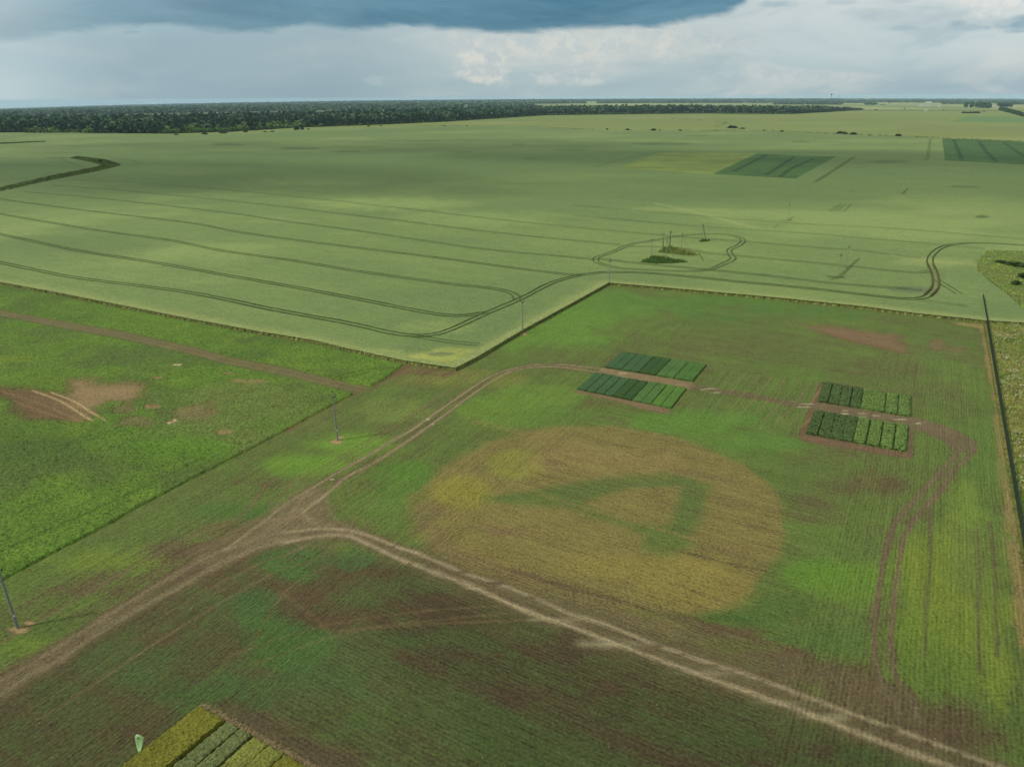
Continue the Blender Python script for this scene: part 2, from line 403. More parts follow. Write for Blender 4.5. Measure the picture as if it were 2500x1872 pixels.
DSV, DSS = 0.17, 0.32
GAIN = {'ground': ((1.33, 1.14, .86), (1.13, 1.13, .86)), 'wheat': ((1.04, 1.07, .86), (1.0, 1.02, .9)), 'pea': ((1.34, 1.20, .80), (1.3, 1.2, .85)), 'plot': ((1.22, 1.18, .82), (1.1, 1.1, .8))}
class Paint:
    gain = 'plot'
    def __init__(s, X, Y, veg, soil, cov):
        s.X, s.Y = X, Y; n = len(X)
        s.veg = np.tile(np.array(alb(veg)), (n, 1)); s.soil = np.tile(np.array(alb(soil)), (n, 1)); s.cov = np.full(n, float(cov))
        s.rw = np.zeros((n, 3)); s.rw[:, 2] = 1
        s.wx = (fbm(X, Y, 9, 5)-0.5); s.w2 = (fbm(X, Y, 2.2, 8, 3)-0.5)
    def near(s, P, m):
        lo = P.min(0)-m; hi = P.max(0)+m
        return np.nonzero((s.X > lo[0]) & (s.X < hi[0]) & (s.Y > lo[1]) & (s.Y < hi[1]))[0]
    def apply(s, i, w, veg=None, soil=None, cov=None, dcov=None, height=None):
        if veg is not None: s.veg[i] += (np.array(alb(veg))-s.veg[i])*w[:, None]
        if soil is not None: s.soil[i] += (np.array(alb(soil))-s.soil[i])*w[:, None]
        if cov is not None: s.cov[i] += (cov-s.cov[i])*w
        if dcov is not None: s.cov[i] += dcov*w
    def poly(s, pts, feather=1.5, wob=2.0, k=1.0, world=False, **kw):
        P = np.asarray(pts) if world else GP(pts)
        i = s.near(P, feather*2+wob+1)
        if len(i) == 0: return
        d = sdp(s.X[i], s.Y[i], P)+wob*(s.wx[i]*1.6+s.w2[i]*0.6)
        s.apply(i, ss(d, -feather, feather)*k, **kw)
    def blob(s, px, py, rx, ry, k=1.0, wob=0.35, **kw):
        """ellipse given by its pixel centre and half axes, laid on the ground"""
        P = GP([(px+rx*math.cos(a), py+ry*math.sin(a)) for a in np.linspace(0, 6.283, 17)[:-1]])
        c = P.mean(0); r = np.abs(P-c).max()
        i = s.near(P, r*0.8)
        if len(i) == 0: return
        d = sdp(s.X[i], s.Y[i], P)/max(r*0.5, 0.1)+wob*2*(s.wx[i]*1.5+s.w2[i]*.5)
        s.apply(i, ss(d, -0.55, 0.6)*k, **kw)
    def line(s, pts, w=0.5, k=1.0, jit=0.4, world=False, breaks=0.0, **kw):
        P = np.asarray(pts) if world else SLN(pts)
        i = s.near(P, w*4+1)
        if len(i) == 0: return
        x, y = s.X[i], s.Y[i]
        d = dline(x, y, P)*(1+jit*s.w2[i]*2)
        g = np.exp(-(d/w)**2)*k
        if breaks: g = g*ss(fbm(x, y, 6, 33)+breaks*-0.0, breaks*0.5, breaks*0.5+0.25)
        s.apply(i, g, **kw)
    def attrs(s):
        c = np.clip(s.cov, -0.3, 1.3)[:, None]
        for A_, k_ in ((s.veg, DSV), (s.soil, DSS)):
            L_ = (A_@np.array([.3, .6, .1]))[:, None]; A_ += (L_*np.array([1.04, 1.0, .82])-A_)*k_
        s.veg[:, 0] += .7*np.maximum(0, .50*s.veg[:, 1]-s.veg[:, 0])
        s.veg = s.veg*np.array(GAIN[s.gain][0]); s.soil = s.soil*np.array(GAIN[s.gain][1])
        return {'veg': np.clip(s.veg, 0, 1), 'soil': np.clip(s.soil, 0, 1), 'cov': np.hstack([c, c, c]), 'rw': s.rw}

# ------------------------------------------------------------------ outlines (pixels of the photograph, laid on the ground)
W_EDGE1 = [(0, 694), (136, 719), (271, 746), (452, 782), (633, 816), (768, 838), (845, 857), (989, 888), (1112, 906)]
W_EDGE2 = [(1163, 880), (1275, 813), (1400, 744), (1486, 696)]
W_EDGE3 = [(1590, 705), (1725, 717), (1900, 733), (2094, 753), (2233, 771), (2405, 789), (2500, 795)]
HEDGE = [(427, 329), (600, 326), (758, 315.5), (837, 313), (1011, 308), (1138, 308), (1300, 310.7), (1421, 316), (1516, 318.6), (1706, 320.5), (1801, 318.6), (1926, 322), (2053, 328), (2211, 334), (2500, 347)]
dirB = np.array([math.cos(math.radians(-30)), math.sin(math.radians(-30))])
e1 = GP(W_EDGE1); e2 = GP(W_EDGE2); e3 = GP(W_EDGE3); hg = GP(HEDGE); lf = GP([(0, 324), (221, 325)])
WHEAT = np.vstack([[e1[0]-dirB*520], e1, e2, e3, [e3[-1]+dirB*90], [(1500, 150)], [(1700, 900)], hg[::-1], lf[::-1], [(-1900, 1650)]])
PEA_UP = [(-20, 692), (0, 697), (136, 722), (271, 749), (452, 785), (633, 819), (768, 841), (845, 860), (985, 890), (940, 925), (906, 942), (860, 938), (790, 918), (700, 893), (560, 870), (470, 845), (300, 806), (150, 782), (0, 757), (-20, 753)]
PEA_LO = [(-20, 770), (0, 773), (150, 803), (300, 832), (470, 868), (560, 893), (700, 925), (780, 943), (850, 958), (863, 962), (815, 988), (762, 1015), (700, 1050), (595, 1105), (500, 1153), (380, 1216), (228, 1300), (110, 1360), (0, 1420)]
def ext_left(poly):
    P = GP(poly); L = [];
    for p, q in zip(P, poly):
        L.append(p-dirB*70 if q[0] < -5 else p)
    return np.array(L)
pu = GP(PEA_UP[1:-1]); PU = np.vstack([[pu[0]-dirB*60], pu, [pu[-1]-dirB*60]])
pl = GP(PEA_LO[1:]); PL = np.vstack([[pl[0]-dirB*60], pl, [pl[-1]-DA*25-dirB*5], [pl[-1]-DA*25-dirB*60]])
FENCE = GP([(2398, 730), (2494, 1314)])
fdir = (FENCE[1]-FENCE[0])/np.linalg.norm(FENCE[1]-FENCE[0])
FENCE = np.array([FENCE[0], FENCE[1]+fdir*42])
FOFF = float(FENCE[1]@NA)
CIRC = [(1035, 1225), (1030, 1200), (1060, 1160), (1083, 1138), (1187, 1080), (1282, 1052), (1377, 1040), (1496, 1040), (1614, 1057), (1710, 1085), (1804, 1128), (1875, 1180), (1904, 1228), (1913, 1294), (1908, 1351), (1866, 1403), (1828, 1450), (1780, 1479), (1710, 1502), (1640, 1500), (1500, 1490), (1380, 1465), (1250, 1430), (1150, 1385), (1080, 1330)]
ACOR = [(1178, 1216), (1330, 1194), (1496, 1166), (1624, 1156), (1690, 1173), (1728, 1185), (1709, 1265), (1672, 1327), (1634, 1365), (1567, 1337), (1581, 1304), (1496, 1275), (1377, 1237), (1235, 1228)]
AHOLE = [(1425, 1226), (1540, 1192), (1660, 1190), (1632, 1284), (1540, 1272)]
TRK = [  # farm tracks: (points, half width, strength)
 ([(-60, 1700), (0, 1662), (69, 1624), (207, 1538), (345, 1452), (449, 1390), (552, 1341), (690, 1297)], 0.45, 0.8),
 ([(-60, 1728), (0, 1693), (69, 1649), (155, 1604), (242, 1542), (345, 1483), (449, 1428), (552, 1369), (656, 1328), (720, 1312)], 0.62, .9),
 ([(552, 1341), (640, 1275), (700, 1230), (772, 1185), (840, 1144), (908, 1106), (962, 1073), (1004, 1050), (1062, 1009), (1152, 947), (1206, 915), (1260, 898), (1315, 890), (1369, 889.6), (1423, 895), (1472, 901)], 0.38, 1.0),
 ([(740, 1250), (802, 1201), (853, 1160), (908, 1133), (975, 1090), (1033, 1050), (1083, 1014), (1170, 951), (1224, 916.7), (1278, 900), (1333, 895), (1387, 898), (1441, 906), (1470, 912)], 0.38, 1.0),
 ([(1690, 940), (1800, 956), (1900, 976), (1984, 988), (2100, 1007), (2210, 1024), (2273, 1038), (2336, 1058), (2370, 1074), (2381, 1095), (2363, 1117), (2329, 1150), (2294, 1202), (2237, 1263), (2211, 1302), (2196, 1368), (2181, 1477), (2176, 1586), (2185, 1643), (2215, 1695), (2250, 1760)], 0.36, 0.8),
 ([(1690, 947), (1800, 964), (1900, 983), (1979, 995), (2094, 1018), (2194, 1036), (2250, 1047), (2329, 1072), (2336, 1106), (2299, 1150), (2246, 1206), (2194, 1263), (2168, 1324), (2150, 1411), (2137, 1499), (2135, 1586), (2146, 1651), (2168, 1695), (2198, 1739)], 0.36, 0.8),
 ([(690, 1300), (800, 1290), (889, 1303), (972, 1336), (1016, 1349), (1124, 1394), (1215, 1425), (1300, 1457), (1393, 1497), (1483, 1526), (1585, 1567), (1699, 1607), (1829, 1648), (1971, 1701), (2114, 1754), (2200, 1784), (2290, 1817), (2421, 1865), (2560, 1915), (2900, 2037)], 0.36, .9),
 ([(690, 1325), (780, 1308), (846, 1307), (907, 1332), (987, 1369), (1124, 1419), (1171, 1439), (1287, 1492), (1400, 1530), (1503, 1571), (1625, 1615), (1747, 1660), (1869, 1703), (2004, 1752), (2114, 1796), (2200, 1827), (2312, 1867), (2450, 1918), (2800, 2047)], 0.40, 1.0),
]

def paint_ground(X, Y):
    p = Paint(X, Y, (88, 116, 54), (108, 86, 60), 0.72); p.gain = 'ground'
    off = X*NA[0]+Y*NA[1]; al = X*DA[0]+Y*DA[1]
    # sowing direction: headlands run along the field sides, the middle across
    hl = float(G(1250, 1195)[:2]@NA)
    wA = np.maximum(ss(off, hl-1.5, hl+1.5), ss(off, FOFF+27, FOFF+23))
    wA = np.where(al > float(G(1486, 760)[:2]@DA)+0.0, 0.0, wA)
    gapP = GP([(1700, 895), (2000, 938), (1962, 1066), (1640, 1012)]); wA = np.maximum(wA, ss(sdp(X, Y, gapP), -.5, .8))
    p.rw[:, 0] = wA; p.rw[:, 1] = 1-wA; p.rw[:, 2] = 0
    # patchy growth, drawn out along the rows
    sA = fbm(al/5.0, off, 3.2, 41); sB = fbm(al, off/5.0, 3.2, 43)
    st = (sA*wA+sB*(1-wA))-0.5; big = fbm(X, Y, 26, 51)-0.5
    p.cov += 0.55*st+0.35*big
    g = ss(fbm(X, Y, 17, 61), 0.42, 0.68)
    p.apply(slice(None), g*0.5, veg=(92, 130, 50))
    # lower field below the road: thin crop, much soil
    road = GP([(690, 1325), (987, 1375), (1400, 1540), (2004, 1765), (2450, 1930)])
    low = np.vstack([GP([(-200, 1800), (0, 1690), (345, 1478), (552, 1369), (660, 1330)]), road, [(90, 20), (-90, 20)]])
    p.poly(low, 1.2, 0.6, world=True, veg=(78, 98, 56), soil=(98, 80, 54), dcov=-0.14)
    i = p.near(low, 2); dl = ss(sdp(X[i], Y[i], low), 0, 3)
    p.cov[i] += dl*(fbm(al[i], off[i]/6.0, 4.5, 77)-0.5)*0.6+dl*(fbm(al[i], off[i]/14.0, 1.2, 79)-0.5)*0.5
    for b in [(720, 1372, 90, 42, (62, 118, 56), .25), (870, 1368, 60, 30, (60, 110, 62), .2), (690, 1580, 120, 70, (62, 112, 50), .3), (620, 1490, 70, 50, (62, 112, 56), .2), (500, 1690, 160, 60, (60, 108, 52), .25),
              (990, 1760, 280, 50, (70, 104, 48), .2), (1200, 1840, 220, 40, (76, 112, 40), .3), (700, 1650, 200, 60, (70, 106, 56), .2), (300, 1600, 160, 60, (74, 104, 58), .15), (1500, 1760, 160, 26, (66, 104, 58), .2), (1120, 1560, 150, 22, (66, 104, 58), .2), (1800, 1800, 200, 24, (64, 96, 54), .25), (2080, 1840, 70, 26, (60, 98, 50), .3)]:
        p.blob(b[0], b[1], b[2], b[3], veg=b[4], dcov=b[5], k=0.6, wob=.6)
    for b in [(760, 1450, 90, 26), (560, 1420, 100, 30), (500, 1370, 120, 24), (930, 1400, 60, 16), (900, 1500, 200, 14), (840, 1520, 100, 16), (1200, 1470, 170, 16), (1420, 1580, 170, 16), (1660, 1680, 200, 14), (1150, 1680, 200, 14), (1060, 1600, 90, 14), (700, 1770, 130, 24), (860, 1840, 120, 22), (380, 1560, 60, 14), (420, 1680, 60, 12), (300, 1790, 90, 20), (620, 1640, 60, 14), (1400, 1700, 160, 12), (1000, 1860, 200, 16), (1300, 1600, 130, 12), (1950, 1830, 110, 18), (1760, 1860, 160, 14)]:
        p.blob(b[0], b[1], b[2]*1.1, b[3]*1.15, dcov=-0.36, soil=(100, 78, 54), k=0.8, wob=.7)
    p.poly([(500, 1715), (560, 1705), (620, 1740), (760, 1810), (900, 1880), (760, 1890), (640, 1810), (560, 1765)], 1.0, 1.2, dcov=-.35, soil=(98, 82, 60), veg=(88, 96, 62), k=.85)
    # strip left of the farm track
    for b in [(330, 1410, 110, 14, -.3, None), (480, 1340, 130, 22, -.4, None), (600, 1290, 100, 18, -.25, None), (220, 1440, 90, 8, -.4, None), (120, 1500, 80, 8, -.2, None), (640, 1180, 80, 10, -.3, None), (900, 1180, 60, 10, -.2, None),
              (300, 1370, 160, 14, .25, (104, 132, 40)), (90, 1580, 90, 30, .25, (100, 134, 46)), (760, 1130, 110, 26, .35, (96, 146, 34)), (860, 1085, 120, 26, .35, (98, 146, 40)), (560, 1245, 110, 24, .25, (70, 112, 50)), (150, 1530, 110, 20, .25, (84, 112, 50)), (960, 1000, 90, 30, .1, (104, 132, 62))]:
        p.blob(b[0], b[1], b[2], b[3], dcov=b[4], veg=b[5], k=0.85)
    p.blob(1000, 915, 130, 24, dcov=-0.05, veg=(106, 118, 62), k=.7)
    p.blob(1170, 925, 140, 22, dcov=0.0, veg=(118, 130, 58), k=.6)
    # between the farm track and the spotted ring
    for b in [(1130, 880, 60, 12, .3, (88, 140, 42)), (1330, 800, 160, 55, .4, (88, 146, 40)), (1480, 745, 150, 36, .5, (78, 138, 46)), (1700, 735, 240, 16, .5, (72, 126, 50)), (1900, 760, 240, 18, .45, (70, 124, 50)), (1240, 1000, 110, 40, .35, (96, 142, 38)), (1340, 960, 100, 30, .3, (96, 140, 46)),
              (990, 1180, 90, 50, .35, (72, 124, 44)), (1010, 1150, 50, 26, .3, (66, 132, 36)), (900, 1230, 80, 34, .2, (86, 122, 50)), (1500, 1010, 260, 14, .2, (82, 122, 50)), (1700, 1030, 170, 30, .4, (78, 138, 44)), (1850, 1080, 140, 30, .35, (80, 132, 46)), (1000, 1300, 60, 24, .1, (86, 118, 52)), (1950, 1180, 50, 40, .1, (86, 114, 56))]:
        p.blob(b[0], b[1], b[2], b[3], dcov=b[4], veg=b[5], k=0.62, wob=.6)
    for b in [(1500, 985, 160, 14, -.25), (1640, 880, 200, 30, -.05), (1700, 840, 180, 16, -.1), (2010, 1100, 120, 30, -.3), (2090, 1190, 120, 34, -.35), (1970, 1060, 60, 14, -.3), (2000, 1250, 90, 40, -.2), (2000, 850, 260, 30, -.15), (2150, 900, 120, 20, -.2)]:
        p.blob(b[0], b[1], b[2], b[3], dcov=b[4], k=0.9)
    p.poly([(1930, 786), (2039, 797), (2120, 808), (2195, 820), (2200, 856), (2122, 846), (2011, 816)], 3, 5, veg=(112, 108, 66), soil=(136, 102, 76), dcov=-0.45, k=.95)
    p.blob(2289, 842, 24, 14, soil=(132, 102, 74), dcov=-0.4); p.blob(2335, 852, 30, 10, soil=(130, 100, 74), dcov=-0.25)
    # far corner rough strip beside the fence
    p.poly([(2320, 786), (2400, 792), (2500, 1330), (2500, 1600), (2490, 1542), (2477, 1411), (2460, 1303), (2449, 1233), (2436, 1110), (2430, 1017), (2418, 940), (2406, 848), (2390, 800), (2340, 792)], 0.5, 1.2, veg=(136, 132, 78), soil=(150, 122, 84), cov=0.5)
    # right hand side, bright strips along the fence
    for b in [(2290, 1440, 90, 130, .45, (112, 140, 30)), (2330, 1380, 60, 120, .4, (110, 136, 40)), (2240, 1560, 70, 60, .4, (100, 134, 36)), (2440, 1680, 20, 90, .45, (122, 148, 36)), (2390, 1580, 40, 90, .35, (110, 140, 40)), (2060, 1420, 110, 60, .45, (92, 140, 32)), (1990, 1400, 100, 40, .4, (84, 142, 28)), (1900, 1480, 130, 40, .35, (74, 112, 48)), (1800, 1510, 90, 24, .3, (70, 106, 48)), (2000, 1560, 130, 40, .25, (76, 114, 52)), (2280, 1640, 110, 50, .3, (92, 124, 42)), (2400, 1150, 40, 120, .3, (84, 124, 52)), (2380, 1350, 30, 90, .15, (94, 122, 60)), (2080, 1340, 90, 40, .1, (84, 112, 56)), (2350, 1220, 50, 50, .35, (108, 140, 44))]:
        p.blob(b[0], b[1], b[2], b[3], dcov=b[4], veg=b[5], k=0.62, wob=.6)
    for b in [(2250, 1760, 170, 50), (2000, 1640, 130, 20), (2350, 1800, 120, 30), (2120, 1690, 100, 26), (1900, 1600, 90, 12), (1760, 1540, 90, 10)]:
        p.blob(b[0], b[1], b[2], b[3], dcov=-0.55, soil=(104, 82, 60), veg=(92, 98, 58), k=0.95)
    for q in ([(2268, 1224), (2272, 1368), (2262, 1455), (2258, 1600)], [(2386, 1294), (2390, 1394), (2388, 1481), (2392, 1640)], [(2416, 1272), (2427, 1368), (2431, 1477), (2436, 1600)]):
        p.line(q, 0.28, .85, dcov=-0.6, soil=(110, 94, 70), veg=(92, 104, 60))
    # the sprayed round sign with its green letter
    P = GP(CIRC); i = p.near(P, 8)
    d = sdp(X[i], Y[i], P)+1.4*p.wx[i]
    fs = np.where(X[i] > 8, .55, 1.0); w = ss(d+1.4*fs*p.w2[i], -1.5*fs, 1.6*fs)
    a1 = sdp(X[i], Y[i], GP(ACOR))+0.9*p.wx[i]; a2 = sdp(X[i], Y[i], GP(AHOLE))+0.9*p.wx[i]
    wa = ss(a1, -1.4, 1.3)*(1-ss(a2, -1.5, 0.8))
    XB = GP([(1280, 1214), (1500, 1252), (1565, 1276), (1550, 1300), (1490, 1290), (1270, 1240)]); wa = wa*(1-.32*ss(sdp(X[i], Y[i], XB)+.5*p.wx[i], -1.0, .6))
    p.cov[i] += w*(1-wa)*0.02
    w2 = w*(1-0.85*wa)
    p.apply(i, w2*.95, veg=(122, 119, 68), soil=(114, 99, 64))
    p.apply(i, w*wa*0.75, veg=(84, 110, 56), dcov=0.1)
    for b in [(1260, 1130, 70, 34, (124, 136, 46), .1), (1130, 1200, 70, 40, (132, 138, 42), .1), (1640, 1325, 60, 24, (92, 116, 54), .15), (1700, 1440, 150, 40, (134, 130, 64), .15), (1480, 1120, 200, 30, (134, 126, 78), .05), (1560, 1380, 200, 30, (136, 132, 62), .1)]:
        p.blob(b[0], b[1], b[2], b[3], dcov=b[5], veg=b[4], k=0.7)
    for b in [(1090, 1240, 50, 30), (1350, 1110, 40, 24), (1180, 1290, 70, 16), (1270, 1300, 90, 14), (1400, 1420, 150, 10), (1560, 1460, 120, 10), (1820, 1340, 70, 12)]:
        p.blob(b[0], b[1], b[2], b[3], dcov=-0.3, soil=(128, 100, 66), k=0.8)
    p.poly([(1010, 1210), (1060, 1260), (1130, 1330), (1250, 1400), (1400, 1455), (1560, 1495), (1700, 1515), (1640, 1558), (1450, 1508), (1300, 1450), (1124, 1388), (1040, 1350), (1012, 1290)], 2.2, 2.0, veg=(124, 116, 66), soil=(128, 106, 72), cov=0.42, k=.9)
    p.line([(1250, 1390), (1400, 1436), (1560, 1480), (1800, 1545), (1960, 1590)], 0.7, .7, dcov=-0.5, soil=(104, 82, 54))
    for q in ([(1080, 1140), (1200, 1172), (1320, 1206), (1500, 1262), (1600, 1290), (1800, 1345)], [(1150, 1030), (1280, 1060), (1400, 1085), (1620, 1140), (1850, 1195)], [(1140, 1020), (1270, 1050), (1390, 1074)]):
        p.line(q, 0.35, .5, dcov=-0.45, soil=(134, 110, 72), veg=(134, 128, 76))
    for q in ([(1310, 1320), (1500, 1370), (1790, 1478)], [(1640, 1340), (1760, 1370), (1900, 1400)], [(1500, 1085), (1700, 1120)]):
        p.line(q, 0.3, .6, dcov=-0.5, soil=(88, 74, 44))
    p.poly([(1380, 1448), (1560, 1503), (1700, 1528), (1900, 1575), (2080, 1640), (2210, 1690), (2240, 1780), (2100, 1738), (1900, 1665), (1600, 1563), (1380, 1482)], 1.6, 1.6, dcov=-.22, soil=(116, 98, 70), veg=(100, 106, 62), k=.65)
    p.poly([(950, 1375), (1400, 1545), (2000, 1770), (2420, 1920), (1800, 2000), (1150, 1960), (980, 1650)], 7, 4, soil=(84, 66, 45), veg=(68, 88, 50), k=.8)
    # trial plot surrounds
    BR = (134, 106, 78)
    p.poly([(1456, 907), (1474, 897), (1594, 915), (1688, 932), (1698, 944), (1681, 952), (1645, 944), (1533, 926)], 0.35, 0.3, soil=(142, 116, 86), cov=-0.1)
    p.poly([(1396, 957), (1409, 950), (1520, 972), (1640, 998), (1634, 1010), (1600, 1006), (1520, 984)], 0.35, 0.9, soil=(136, 104, 82), cov=0.12)
    p.poly([(1516, 857), (1521, 858), (1478, 899), (1472, 898)], 0.3, 0.2, soil=BR, cov=0.0)
    p.poly([(1519, 858), (1727, 889), (1732, 892), (1726, 895), (1600, 874)], 0.3, 0.3, soil=BR, cov=0.2)
    p.poly([(2001, 933), (2012, 933), (2000, 985), (1962, 1062), (1950, 1070)], 0.3, 0.3, soil=(128, 88, 68), cov=0.0)
    p.poly([(1952, 1068), (1966, 1058), (2120, 1088), (2218, 1104), (2230, 1104), (2232, 1122), (2140, 1108), (1960, 1076)], 0.4, 0.5, soil=(126, 94, 74), cov=0.1)
    p.poly([(2221, 1043), (2231, 1044), (2232, 1112), (2216, 1108)], 0.3, 0.3, soil=(118, 92, 72), cov=0.1)
    p.poly([(2008, 931), (2110, 945), (2230, 962), (2228, 970), (2110, 953)], 0.3, 0.3, soil=(128, 96, 72), cov=0.2)
    p.poly([(1983, 984), (1998, 980), (2105, 998), (2230, 1018), (2284, 1034), (2340, 1055), (2375, 1078), (2380, 1100), (2340, 1104), (2310, 1076), (2250, 1052), (2190, 1038), (2090, 1022), (1985, 1000)], 0.5, 0.9, soil=(124, 102, 80), cov=0.08, veg=(100, 104, 66))
    p.poly([(2300, 1060), (2350, 1066), (2378, 1096), (2330, 1150), (2294, 1202), (2250, 1240), (2200, 1270), (2270, 1180), (2320, 1110)], 1.2, 2.5, soil=(116, 98, 74), dcov=-0.16)
    # wheelings across the thin crop between the plot blocks
    for k in range(9):
        x = 1730+k*32
        p.line([(x+60, 905+k*4), (x+20, 955+k*5), (x-30, 1010+k*4)], 0.18, .8, dcov=-0.45, soil=(150, 126, 90))
    p.line([(1640, 1012), (1760, 1030), (1900, 1058)], 0.35, .7, dcov=-0.4, soil=(132, 108, 80))
    # curved drilling marks by the corner
    for q in ([(1560, 745), (1420, 800), (1340, 850)], [(1600, 770), (1480, 800), (1400, 850), (1370, 880)]):
        p.line(q, 0.3, .35, dcov=-0.3, veg=(112, 146, 62))
    # light and dark drill streaks in the near crop
    for q in ([(690, 1230), (560, 1310), (470, 1370)], [(600, 1100), (740, 1040), (840, 985)], [(590, 1130), (700, 1075), (800, 1030)]):
        p.line(q, 0.5, .6, dcov=-0.4, soil=(132, 112, 80))
    for q in ([(560, 1600), (780, 1530), (1000, 1495), (1260, 1475)], [(620, 1620), (860, 1540), (1100, 1510), (1300, 1490)], [(820, 1540), (1060, 1522), (1320, 1512)], [(610, 1580), (700, 1440), (800, 1380)], [(680, 1440), (760, 1500), (800, 1540)]):
        p.line(q, 0.22, .55, dcov=-0.35, soil=(122, 100, 66), veg=(100, 112, 66))
    # junction
    p.poly([(500, 1378), (600, 1318), (700, 1252), (765, 1190), (800, 1203), (798, 1232), (812, 1262), (850, 1290), (930, 1320), (900, 1330), (850, 1315), (780, 1312), (700, 1318), (600, 1352), (520, 1392)], 0.9, 1.6, soil=(128, 108, 80), veg=(104, 104, 64), cov=0.10, k=.9)
    for q in ([(640, 1275), (700, 1262), (760, 1268), (830, 1290)], [(700, 1275), (740, 1215), (790, 1190)], [(735, 1240), (770, 1280), (850, 1305)], [(620, 1330), (700, 1290), (800, 1288), (860, 1300)], [(800, 1205), (802, 1240), (830, 1275), (890, 1303)]):
        p.line(q, 0.4, .6, soil=(146, 126, 96), dcov=-0.4)
    # the farm tracks: worn wheelings with a green middle
    MID = [([(-60, 1714), (69, 1636), (345, 1467), (552, 1355), (690, 1312)], 2.0, .5), ([(690, 1310), (846, 1300), (987, 1355), (1300, 1476), (1700, 1622), (2114, 1776), (2450, 1895), (2850, 2042)], 2.1, .75), ([(772, 1193), (908, 1120), (1083, 1010), (1206, 918), (1315, 893), (1460, 905)], 1.5, .3), ([(1690, 944), (1900, 980), (2194, 1030)], 1.2, .4)]
    for q, w_, k_ in MID: p.line(q, w_*1.1, k_, soil=(116, 96, 72), veg=(88, 96, 56), cov=0.25)
    for n_, (q, w_, k_) in enumerate(TRK):
        main = n_ >= 6; loop = n_ in (4, 5)
        if n_ < 2: p.line(q, w_*2.6, .35, soil=(122, 100, 74), dcov=-.5)
        if loop: p.line(q, w_*2.4, .2, soil=(112, 94, 70), dcov=-.45)
        p.line(q, w_*(1.0 if main else .95), k_*(1.0 if main else .85), jit=0.45, soil=(164, 143, 116) if main else ((122, 104, 82) if loop else ((160, 142, 112) if n_ in (2, 3) else (142, 124, 96))), veg=(120, 112, 80), cov=-0.15 if loop else -0.45)
    # many faint single wheelings beside the tracks
    rs = random.Random(5)
    base_ = GP([(-60, 1714), (69, 1636), (345, 1467), (552, 1355), (690, 1300), (772, 1193), (908, 1120), (1083, 1010), (1240, 905)])
    for k in range(26):
        o_ = rs.uniform(-9, 12); L_ = smooth_line(base_, 4); a0 = rs.randint(0, 16); a1 = a0+rs.randint(8, 20); L_ = L_[a0:a1]
        if len(L_) < 3: continue
        sl_ = rs.uniform(-.25, .25); L_ = L_+NA*(o_+sl_*np.arange(len(L_))[:, None])
        p.line(L_, rs.uniform(.12, .3), rs.uniform(.25, .6), world=True, dcov=-.4, soil=(132, 112, 84), veg=(104, 108, 68))
    for k in range(16):
        x0, y0 = rs.uniform(560, 760), rs.uniform(1230, 1350); x1, y1 = x0+rs.uniform(60, 200), y0+rs.uniform(-90, 60)
        p.line([(x0, y0), ((x0+x1)/2+rs.uniform(-15, 15), (y0+y1)/2+rs.uniform(-14, 14)), (x1, y1)], .2, .45, soil=(140, 120, 92), dcov=-.4)
    p.poly([(1145, 1395), (1160, 1400), (1130, 1396)], .2, .1, soil=(110, 92, 66))
    # pale dry bottoms and damp hollows in the wheelings of the main track
    for a_ in [(1160, 1436, 22, 1.6), (2000, 1750, 60, 4), (1500, 1572, 80, 4), (1700, 1643, 80, 4), (1900, 1714, 70, 4), (1350, 1512, 60, 4), (1010, 1376, 30, 3), (980, 1337, 8, 3), (1012, 1348, 9, 4)]:
        p.blob(a_[0], a_[1], a_[2], a_[3]*.7, soil=(188, 170, 142), k=.7)
    for a_ in [(1130, 1396, 14, 4), (1210, 1424, 20, 4), (1295, 1459, 14, 4), (1608, 1576, 16, 4), (1662, 1597, 20, 5), (1740, 1624, 18, 3), (1780, 1637, 16, 3), (1850, 1662, 18, 4), (1918, 1688, 12, 4), (1990, 1716, 16, 4), (2174, 1781, 20, 6), (2262, 1815, 16, 8), (2330, 1838, 24, 6), (1000, 1376, 10, 3), (955, 1335, 12, 3), (2110, 1770, 12, 5)]:
        p.blob(*a_, soil=(108, 88, 62), k=.9)
    for a_ in [(1484, 905, 12, 1.6), (1521, 911, 10, 1.4), (1521, 920, 13, 1.6), (1735, 949, 12, 1.5), (1745, 958, 12, 1.3), (1715, 951, 6, 1.2), (1936, 980, 8, 1.5), (1970, 986, 14, 1.6), (1963, 994, 14, 1.6), (2064, 1002, 8, 1.6), (2062, 1010, 8, 1.6), (2104, 1009, 10, 1.5), (2105, 1018, 12, 1.8), (2140, 1015, 9, 1.4), (2172, 1020, 8, 1.4), (2198, 1024, 14, 2), (2195, 1035, 12, 1.6), (2242, 1033, 6, 2), (1045, 1024, 4, 2), (1056, 1035, 4, 2), (811, 1170, 4, 2.5), (845, 1169, 3, 1.5)]:
        p.blob(a_[0], a_[1]+a_[2]*0, a_[2]*1.15, a_[3]*.42, soil=(208, 196, 172), cov=-0.3, k=.9, wob=0.25)
    # bare soil round the poles
    for x, y, r in [(820, 1079, 16), (45, 1537, 26), (70, 1520, 16), (1280, 815, 8), (832, 1068, 8)]:
        p.blob(x, y, r, r*.38, soil=(172, 140, 96), cov=-0.2)
    # the red-brown seam between the leafy crop and the strip, and the bare corner
    p.line([(700, 1052), (762, 1016), (815, 989), (863, 963), (886, 950)], 0.4, .85, soil=(138, 88, 58), dcov=-0.7)
    p.line([(910, 945), (950, 920), (992, 893)], 0.5, .8, soil=(112, 78, 56), dcov=-0.6)
    p.poly([(990, 890), (1120, 910), (1080, 920), (1000, 912), (950, 922)], 0.8, 1.5, soil=(118, 86, 64), dcov=-0.35)
    # headland track through the leafy crop
    TC = [(-30, 759), (0, 764), (150, 792), (300, 819), (470, 857), (560, 881), (700, 908), (790, 930), (886, 950)]
